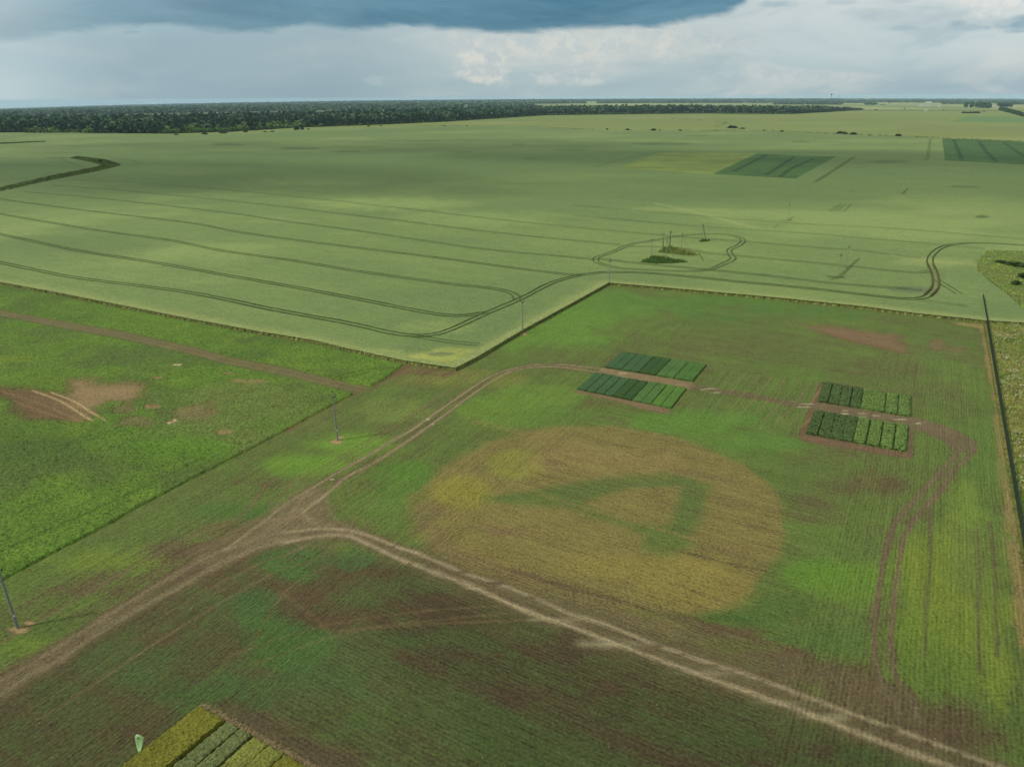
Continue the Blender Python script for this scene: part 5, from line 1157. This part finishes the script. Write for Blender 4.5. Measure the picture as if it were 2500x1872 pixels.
def make_forest():
    pts = []
    depths = [0, 9, 20, 34, 50, 72, 98, 130, 170, 220, 285, 370, 480, 620, 800, 1050]
    px = -140.0
    while px < 2105:
        step = 4.2 if px < 1300 else 3.2
        fy = front_y(px); g0 = G(px, fy); d0 = np.hypot(g0[0], g0[1]); u = g0[:2]/d0
        maxd = float(np.interp(px, [0, 1000, 1500, 1900, 2110], [1200, 1200, 900, 420, 60]))
        for k, dd in enumerate(depths):
            if dd > maxd: break
            if k > 9 and random.random() < .35: continue
            d = d0+dd+random.uniform(-.35, .35)*(depths[min(k+1, 15)]-dd+6); a = random.uniform(-.5, .5)*step*d/1869
            p = u*d+np.array([u[1], -u[0]])*a; h = treeheight(px)*random.uniform(.78, 1.15)
            c3 = float(fbm(np.array([p[0]]), np.array([p[1]]), 90, 601)[0])
            kind = 'broad' if c3 > .5 else ('birch' if random.random() < .6 else 'broad')
            if random.random() < (.35 if c3 < .42 else .10): kind = 'conifer'
            tint = np.clip((c3-.44)*3.0+random.uniform(-.12, .36), 0, 1)
            scrub = False
            if (dd < 140 and 70 < px < 240) or (dd < 240 and 390 < px < 745):
                if random.random() < .95: h *= random.uniform(.24, .36)*(1 if dd < 100 else 1.35); kind = 'bush2'; tint = random.uniform(.75, 1.0); scrub = True
            if px > 740 and k == 0: h *= random.uniform(.15, .35); kind = 'bush2'; tint = .6; scrub = True
            pts.append((d, p[0], p[1], h, kind, tint, scrub))
        px += step
    pts.sort(key=lambda q: q[0])
    tv, tf = trunk_verts()
    protos = {}
    for kind in ('broad', 'birch', 'conifer', 'bush2'):
        for v in range(4):
            P = crown(200, kind, 1.05, np.random.default_rng(v*7+len(kind))); me = npmesh('p', P, np.arange(len(P)).reshape(-1, 4), LEAF_S if kind == 'bush2' else LEAF_T).data
            protos[kind, v] = me
    mt = npmesh('p', tv, tf, MBARK).data
    for o in [o for o in COL.objects if o.name.startswith('p') and o.name.split('.')[0] == 'p']: bpy.data.objects.remove(o)
    n_ind = 270
    # the nearest ones, and every one along the front row, are trees of their own
    names = {'broad': ('broadleaf_tree', 'round crowned dark broadleaf tree in the front of the forest edge', 'tree'), 'birch': ('birch_tree', 'slender birch in the front of the forest edge', 'tree'), 'bush2': ('young_tree', '', 'tree'), 'conifer': ('spruce_tree', 'dark pointed spruce in the front of the forest edge', 'tree')}
    for (d, x, y, h, kind, tint, scrub) in pts[:n_ind]:
        z = float(T(x, y)); nm, lb, ct = names[kind]
        if scrub: nm, lb = 'young_tree', 'young bright green tree in the low growth before the left forest edge'
        r = empty(nm, (x, y, z-.1), random.uniform(0, 6.28)); w = h*random.uniform(.9, 1.25)*(1.5 if scrub else 1.15)
        me = protos[kind, random.randrange(4)]
        o = bpy.data.objects.new('crown', me); COL.objects.link(o); o.parent = r; o.scale = (w, w, h)
        o2 = bpy.data.objects.new('trunk', mt); COL.objects.link(o2); o2.parent = r; o2.scale = (w, w, h)
        tag(r, lb, 'tree', lb.replace('round crowned dark broadleaf tree', 'broadleaf trees').replace('slender birch', 'birches').replace('dark pointed spruce', 'spruces').replace('young bright green tree', 'young trees'))
    rest = pts[n_ind:]; VV = []; TT = []; VS = []; TS = []; lows = {}
    for kind in ('broad', 'birch', 'conifer', 'bush2'):
        for v in range(5): lows[kind, v] = crown(40, kind, 2.1, np.random.default_rng(v*13+len(kind)+1))
    for (d, x, y, h, kind, tint, scrub) in rest:
        C = lows[kind, random.randrange(5)]; a = random.uniform(0, 6.28); w = h*random.uniform(.9, 1.2)*(1.5 if scrub else 1.2); ca, sa = math.cos(a)*w, math.sin(a)*w
        z = float(T(x, y)); P = np.stack([C[:, 0]*ca-C[:, 1]*sa+x, C[:, 0]*sa+C[:, 1]*ca+y, C[:, 2]*h+z], 1); (VS if scrub else VV).append(P); (TS if scrub else TT).append(np.full(len(P), tint))
    V = np.vstack(VS); Tn = np.concatenate(TS)[:, None]
    tag(npmesh('young_growth', V, np.arange(len(V)).reshape(-1, 4), LEAF_SF, attrs={'tint': np.hstack([Tn]*3)}), 'low bright green young growth along the front of the forest', 'young trees', kind='stuff')
    V = np.vstack(VV); Tn = np.concatenate(TT)[:, None]
    o = npmesh('forest', V, np.arange(len(V)).reshape(-1, 4), LEAF_F, attrs={'tint': np.hstack([Tn]*3)})
    tag(o, 'dense dark mixed forest stretching along the far side of the wheat', 'forest', kind='stuff')
    # shaded forest floor under the crowns
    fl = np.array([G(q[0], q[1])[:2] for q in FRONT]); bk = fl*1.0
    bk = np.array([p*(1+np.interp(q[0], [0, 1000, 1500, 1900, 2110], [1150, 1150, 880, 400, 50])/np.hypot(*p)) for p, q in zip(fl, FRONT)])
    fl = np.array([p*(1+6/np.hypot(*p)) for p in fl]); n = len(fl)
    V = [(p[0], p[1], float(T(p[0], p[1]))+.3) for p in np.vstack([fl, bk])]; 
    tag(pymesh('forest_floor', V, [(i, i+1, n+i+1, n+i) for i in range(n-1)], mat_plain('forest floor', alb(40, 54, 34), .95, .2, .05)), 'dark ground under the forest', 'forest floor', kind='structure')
make_forest()

def bush_mesh(seed, n=150):
    P = crown(n, 'bush', 1.0, np.random.default_rng(seed)); o = npmesh('q', P, np.arange(len(P)).reshape(-1, 4), LEAF_B); me = o.data; bpy.data.objects.remove(o); return me
BM = [bush_mesh(s) for s in range(4)]
def bush(px, py, rx, h, label, group=None, name='bush', me=None, mat=None, base=0.0):
    g = G(px, py); d = np.hypot(g[0], g[1]); w = rx*d/1869/.75
    o = bpy.data.objects.new(name, me or random.choice(BM)); COL.objects.link(o); o.location = (g[0], g[1], g[2]+base); o.scale = (w, w, h); o.rotation_euler = (0, 0, random.uniform(0, 6.28)); tag(o, label, 'bush', group)
HB = 'bushes along the field boundary'
for q in [(1788, 313, 15, 5.0, 'largest dark bush on the field boundary, below the sunken track'), (1812, 315, 7, 2.6, 'low bush touching the right of the largest boundary bush'), (1595.6, 319, 8, 4.0, 'rounded bush on the boundary left of the largest one'), (1532, 318, 6, 3.2, 'small bush on the boundary, middle of three at left'), (1482, 317, 3.5, 2.6, 'tiny bush at the left end of the boundary bushes'), (1610, 319.5, 4, 2.0, 'low bush right against the rounded boundary bush'), (1660, 320, 4.5, 3.0, 'small bush alone between the rounded and largest boundary bushes'), (1909, 322, 5, 2.8, 'small bush right of the largest boundary bush'), (1866, 319.5, 4, 2.0, 'faint low bush between the largest bush and the twin bushes'), (2050, 327, 8, 4.4, 'left one of the touching twin bushes on the boundary'), (2062, 328, 6, 4.0, 'right one of the touching twin bushes on the boundary'), (2083, 329, 8.5, 3.8, 'single round bush just right of the twin bushes'), (2193, 333, 8, 4.2, 'dark round bush farthest right on the boundary'), (2122, 331.5, 4, 1.6, 'low scrap of bush between the round boundary bushes')]:
    bush(q[0], q[1], q[2], q[3], q[4], HB)
for q in [(1085, 308.5, 3, 2.2), (900, 309, 4, 2.4), (930, 308, 3, 2.2), (1140, 308.3, 2.5, 2)]:
    bush(q[0], q[1], q[2], q[3], 'tiny bush on the field boundary before the middle of the forest', 'tiny bushes on the boundary before the forest')
for k, q in enumerate([(431, 331, 6, 3), (500, 329, 8, 4), (545, 326, 9, 4), (600, 323, 6, 4), (725, 318, 8, 8), (738, 317, 5, 7), (753, 317.5, 4, 3), (665, 323, 6, 3), (648, 324, 5, 3)]):
    bush(q[0], q[1], q[2], q[3], 'scrubby bush on the open ground before the left forest edge', 'scrub bushes before the left forest edge')
bush(2478, 702, 11, 1.6, 'small dark bush alone on the rough grass patch at right', 'bushes on the rough grass patch', base=.9)
bush(2480, 655, 26, 1.5, 'wide dark bush near the top of the rough grass patch', 'bushes on the rough grass patch', base=.9)
bush(2497, 686, 14, 2.0, 'dark bush cut by the right edge above the small one', 'bushes on the rough grass patch', base=.9)
bush(2445, 648, 16, 1.0, 'low bush at the left of the rough grass patch', 'bushes on the rough grass patch', base=.9)
bush(245, 397, 5, 2.4, 'round dark bush in the elbow of the bent ditch', None, base=.7)

# trees and woods of the far plain
TB = [npmesh('q', crown(240, 'bush2', 1.0, np.random.default_rng(50+v)), np.arange(960).reshape(-1, 4), LEAF_T).data for v in range(3)]
for o in [o for o in COL.objects if o.name.split('.')[0] == 'q']: bpy.data.objects.remove(o)
def far_tree(px, py, hpx, label, group, wk=1.2):
    g = G(px, py); d = np.hypot(g[0], g[1]); h = hpx*d/1869/1.0; r = empty('field_tree', g, random.uniform(0, 6.28))
    o = bpy.data.objects.new('crown', random.choice(TB)); COL.objects.link(o); o.parent = r; o.scale = (h*wk, h*wk, h)
    tv, tf = trunk_verts(); t = npmesh('trunk', tv*np.array([h, h, h]), tf, MBARK, parent=r); tag(r, label, 'tree', group)
far_tree(2357.7, 263, 11.5, 'left one of the two round trees side by side on the plain', 'pair of round trees on the plain', .95)
far_tree(2371, 263, 11.5, 'right one of the two round trees side by side on the plain', 'pair of round trees on the plain', .95)
for k, x in enumerate([2388, 2396, 2404, 2412]): far_tree(x, 263.5+k*.3, 12-k*.5, 'dark tree in the clump right of the two round trees', 'clump of trees by the farmstead', 1.4)
for k, x in enumerate([2440, 2450, 2458, 2466]): far_tree(x, 262, 9-k*.6, 'dark tree standing behind the farmstead roofs', 'trees behind the farmstead', 1.4)
for k in range(16): x = 2442+k*4.2; far_tree(x, 270+k*1.15, 8, 'bushy tree in the row slanting in from the right edge', 'tree row slanting in from the right edge', 1.1)
for k in range(7): bush(2352+k*6, 277, 4.5, 5+random.random()*2, 'low bush in the thicket on the pale field below the two round trees', 'thicket on the pale field')
bush(2138, 269, 3.5, 4, 'small bush at the tapering right end of the forest'); 
for q in [(2152, 256.5, 3, 4), (2160, 256, 3, 4), (2171, 252.5, 2.5, 4), (2399, 273, 1.6, 2), (2404, 273, 1.6, 2), (2303, 269.5, 1.6, 3), (2208, 267, 2, 3)]: bush(q[0], q[1], q[2], q[3]*1.5, 'small lone bush on the pale far plain', 'small lone bushes on the far plain')
def far_woods():
    """belts of wood on the far plain, one mass"""
    VV = []; TT = []; lows = [crown(26, 'bush', 2.1, np.random.default_rng(70+v)) for v in range(4)]
    def put(px, py, wpx, h, tint):
        g = G(px, py)
        if g[1] < 0 or g[1] > 50000: return
        d = np.hypot(g[0], g[1]); w = wpx*d/1869/.75; C = random.choice(lows); a = random.uniform(0, 6.28)
        P = np.stack([(C[:, 0]*math.cos(a)-C[:, 1]*math.sin(a))*w+g[0], (C[:, 0]*math.sin(a)+C[:, 1]*math.cos(a))*w+g[1], C[:, 2]*h+g[2]], 1); VV.append(P); TT.append(np.full(len(P), tint))
    def hor(px):    # pixel height of the visible edge of the land
        return 243+11*((px-1250)/1250)**2-10.5*(px-1250)/1250+.6
    def belt(x0, x1, dy0, dy1, dens, h, tint, wpx=5, gap=.42, seed=0):
        n = int((x1-x0)*dens)
        for _ in range(n):
            px = random.uniform(x0, x1); 
            if float(fbm(np.array([px]), np.array([dy0*7.0]), 60, 700+seed)[0]) < gap: continue
            put(px, hor(px)+random.uniform(dy0, dy1), wpx*random.uniform(.6, 1.3), h*random.uniform(.7, 1.2), np.clip(tint+random.uniform(-.25, .25), 0, 1))
    belt(-150, 2650, 1.6, 2.6, 2.2, 26, .0, 6, 0.0)
    belt(500, 2050, 2.8, 6.0, 3.2, 24, .0, 6, 0.1, 1)
    belt(-150, 1400, 5, 11, 4.5, 20, .85, 6, .22, 2)
    belt(-150, 1000, 10, 18, 4.0, 20, .7, 6, .30, 3)
    belt(-150, 300, 14, 24, 3.0, 20, .6, 6, .30, 9)
    belt(150, 1300, 12, 21, 3.0, 19, .7, 6, .30, 12)
    belt(1200, 1800, 6, 11, 3.0, 19, .6, 5, .25, 4)
    belt(1700, 2120, 4, 11, 3.4, 15, .45, 4, .34, 5)
    belt(2000, 2650, 3, 9, 4.2, 17, .5, 4, .22, 6)
    belt(2280, 2650, 8, 12, 2.4, 15, .4, 4, .42, 7)
    belt(1890, 2140, 12, 15, 1.2, 12, .4, 4, .45, 8)
    V = np.vstack(VV); Tn = np.concatenate(TT)[:, None]
    tag(npmesh('distant_woods', V, np.arange(len(V)).reshape(-1, 4), LEAF_F, attrs={'tint': np.hstack([Tn]*3)}), 'hazy belts of woodland along the horizon', 'woods', kind='stuff')
far_woods()

# ------------------------------------------------------------------ buildings on the far plain
MWALL = mat_plain('white render', alb(232, 232, 226), .8, .04); MGREYR = mat_plain('grey roofing', alb(168, 172, 172), .7, .08); MREDR = mat_plain('red roofing', alb(186, 110, 96), .7, .08); MDK = mat_plain('window glass', (.03, .035, .04), .2, .05); MTAN = mat_plain('tan render', alb(206, 200, 180), .8, .06)
def house(px, py, wpx, hpx, label, group, roof=MGREYR, wall=MWALL, name='farmhouse', flat=False, depth=12, cat='house'):
    g = G(px, py); d = np.hypot(g[0], g[1]); w = wpx*d/1869; h = hpx*d/1869; r = empty(name, g, math.atan2(-g[0], g[1])); hw = h if flat else h*.6
    m = MB(); m.box(-w/2, -depth/2, -2, w/2, depth/2, hw); m.build('wall', wall, r)
    if flat:
        m = MB(); m.box(-w/2-.4, -depth/2-.4, hw+.002, w/2+.4, depth/2+.4, hw+.8); m.build('roof', roof, r)
    else:
        m = MB(); e = .6; m.add([(-w/2-e, -depth/2-e, hw), (w/2+e, -depth/2-e, hw), (w/2+e, depth/2+e, hw), (-w/2-e, depth/2+e, hw), (-w/2-e, 0, h), (w/2+e, 0, h)], [(0, 1, 5, 4), (2, 3, 4, 5), (0, 4, 3), (1, 2, 5), (0, 3, 2, 1)]); m.build('roof', roof, r)
    nw = max(2, int(w/9))
    for i in range(min(nw, 6)):
        x = -w/2+(i+.5)*w/min(nw, 6); m = MB(); m.box(x-1, -depth/2-.06, hw*.35, x+1, -depth/2-.01, hw*.7); m.build('window', MDK, r)
    tag(r, label, cat, group)
FG = 'farm buildings on the pale plain'
house(2249, 259.5, 9, 3.2, 'long white farm building with a grey roof, leftmost of three on the plain', FG)
house(2263, 260, 6, 3.4, 'white farmhouse between the long shed and the gabled house', FG)
house(2271, 260, 4.5, 3.2, 'small white shed joined to the middle farmhouse', FG)
house(2293, 260.5, 6, 3.6, 'gabled white house standing right of the other farm buildings', FG)
house(2260, 271, 7, 2.2, 'low white hut alone in the middle of the pale plain', FG, depth=8)
house(2267, 251.5, 12, 2.4, 'pale grey hall among trees above the farm buildings', FG, flat=True)
house(2362, 251, 22, 2.6, 'very long white hall behind the two round trees', 'halls on the far plain', flat=True, depth=20, name='warehouse', cat='warehouse')
house(2117, 245, 9, 5, 'bright white block building left of the factory', 'halls on the far plain', flat=True, name='warehouse', cat='warehouse')
house(2427, 263, 12, 4, 'grey roofed farmhouse in the clump of trees at right', 'farmstead at right', wall=MTAN)
house(2442, 263.5, 8, 3, 'red roofed farmhouse at right', 'farmstead at right', roof=MREDR)
house(2451, 264.5, 5, 2.6, 'white shed right of the red roofed farmhouse', 'farmstead at right')
house(2476, 264, 5, 3, 'pale shed at the end of the farmstead', 'farmstead at right', wall=MTAN)
def factory():
    g = G(2172, 242); d = np.hypot(g[0], g[1]); s = d/1869; r = empty('factory', g, math.atan2(-g[0], g[1]))
    for a, b, h, nm in ((-9, -1.5, 2.6, 'hall'), (-4, 2, 4.0, 'tower_hall'), (2.2, 15, 2.2, 'long_hall')):
        m = MB(); m.box(a*s, -20, -3, b*s, 20, h*s); m.build(nm, MWALL, r)
    m = MB(); m.lathe(0, -24, [(-2, 9), (6*s, 7.5), (13.2*s, 6)], 12); m.build('chimney', MWALL, r, True)
    tag(r, 'white factory with a tall pale chimney on the horizon', 'factory')
factory()
def water_tower():
    g = G(2028, 246.5); d = np.hypot(g[0], g[1]); s = d/1869; r = empty('water_tower', g); m = MB(); MG_ = mat_plain('grey concrete tower', alb(96, 112, 120), .8, .1)
    m.lathe(0, 0, [(-2, 4.5), (11*s, 3)], 12); m.build('shaft', MG_, r, True); m = MB(); m.lathe(0, 0, [(11*s, 3.4), (13.2*s, 12.5), (14.4*s, 13), (14.8*s, 4)], 14); m.build('tank', MG_, r, True)
    tag(r, 'mushroom shaped water tower on the horizon', 'water tower')
water_tower()
def masts():
    for px, top, lb in ((2047, 232, 'thin lattice mast right of the water tower'), (1017, 236, 'faint thin mast above the middle horizon')):
        g = G(px, 246); d = np.hypot(g[0], g[1]); s = d/1869; h = (246-top)*s; r = empty('radio_mast', g); m = MB(); m.tube((0, 0, -2), (0, 0, h), 3.2, 1.2, 4); m.build('mast', MGREYR, r)
        m = MB()
        for k in (.45, .7, .9): m.box(-4, -2, h*k, 4, 2, h*k+3)
        m.build('platform', MGREYR, r); tag(r, lb, 'mast')
masts()
random.seed(21)
VG = 'village houses between the trees beyond the forest'
for k, (px, py) in enumerate([(1767, 248.5), (1796, 247.5), (1803, 247.8), (1811, 248), (1826, 249), (1849, 249.5), (1857, 249), (1873, 248), (1890, 250), (1790, 250), (1840, 246), (1960, 252), (1975, 250.5), (2052, 244), (2078, 245), (2092, 246), (2100, 245), (2126, 243.5), (1830, 245), (2040, 247), (780, 262), (768, 261.5), (885, 259), (912, 258.5), (998, 257)]):
    house(px, py, random.uniform(3.0, 5.5), random.uniform(2.0, 3.0), 'small pale village house among trees beyond the forest', VG, roof=random.choice([MGREYR, MGREYR, MREDR]), wall=random.choice([MWALL, MTAN]), name='village_house')

# ------------------------------------------------------------------ unseen clouds added between the sun and the fields for their shadows
def passing_clouds():
    m = bpy.data.materials.new('thin cloud'); m.use_nodes = True; t = NT(m.node_tree); t.n.clear()
    o = t.new('ShaderNodeOutputMaterial'); d = t.new('ShaderNodeBsdfTranslucent'); d.inputs[0].default_value = (.85, .87, .9, 1); tr = t.new('ShaderNodeBsdfTransparent'); mx = t.new('ShaderNodeMixShader')
    pos = t.new('ShaderNodeTexCoord').outputs['Object']; f = t.mr(t.noise(pos, .012, 4, .6), .35, .7, .05, .42)
    t.l.new(f, mx.inputs[0]); t.l.new(tr.outputs[0], mx.inputs[1]); t.l.new(d.outputs[0], mx.inputs[2]); t.l.new(mx.outputs[0], o.inputs[0])
    ALT = 900.0; k = ALT/to_sun.z
    for n, (gx, gy, rx, ry, rot) in enumerate([(-330, 640, 330, 120, -.35), (260, 760, 330, 110, -.2), (-240, 1000, 420, 150, 0), (0, 20, 150, 42, -.05), (60, 38, 90, 22, .5)]):
        n1, n2 = 40, 20; V = []
        for j in range(n2+1):
            ph = math.pi*j/n2-math.pi/2
            for i in range(n1):
                th = 2*math.pi*i/n1; q = np.array([math.cos(ph)*math.cos(th), math.cos(ph)*math.sin(th), math.sin(ph)])
                b = 1+.35*(float(fbm(np.array([q[0]*3+n*9]), np.array([q[1]*3+q[2]*2]), 1.0, 800, 4)[0])-.5)*2
                V.append(q*b*np.array([rx, ry, 26 if rx > 200 else 12]))
        Fc = [(j*n1+i, j*n1+(i+1) % n1, (j+1)*n1+(i+1) % n1, (j+1)*n1+i) for j in range(n2) for i in range(n1)]
        c = pymesh('cloud', V, Fc, m, None, True); c.location = (gx+to_sun.x*k, gy+to_sun.y*k, ALT); c.rotation_euler = (0, 0, rot)
        tag(c, 'thin passing cloud high over the fields', 'cloud', 'passing clouds over the fields', 'structure')
passing_clouds()

# ------------------------------------------------------------------ haze
def haze():
    R_ = 36000.0; m = MB(); m.box(-R_, -R_, -420, R_, R_, 61.5)
    # top has to clear every tall thing: far land lies lower, so only the near air reaches it
    mat = bpy.data.materials.new('haze air'); mat.use_nodes = True; n = mat.node_tree; n.nodes.clear()
    o = n.nodes.new('ShaderNodeOutputMaterial'); v = n.nodes.new('ShaderNodeVolumePrincipled')
    v.inputs['Color'].default_value = (.58, .79, .95, 1); v.inputs['Density'].default_value = HAZE; v.inputs['Anisotropy'].default_value = 0.0
    n.links.new(v.outputs[0], o.inputs['Volume'])
    b = m.build('haze', mat); tag(b, 'thin blue haze lying over the whole plain', 'haze', kind='stuff')
HAZE = 3.4e-5
haze()
SC.cycles.volume_bounces = 1; SC.cycles.volume_step_rate = 5
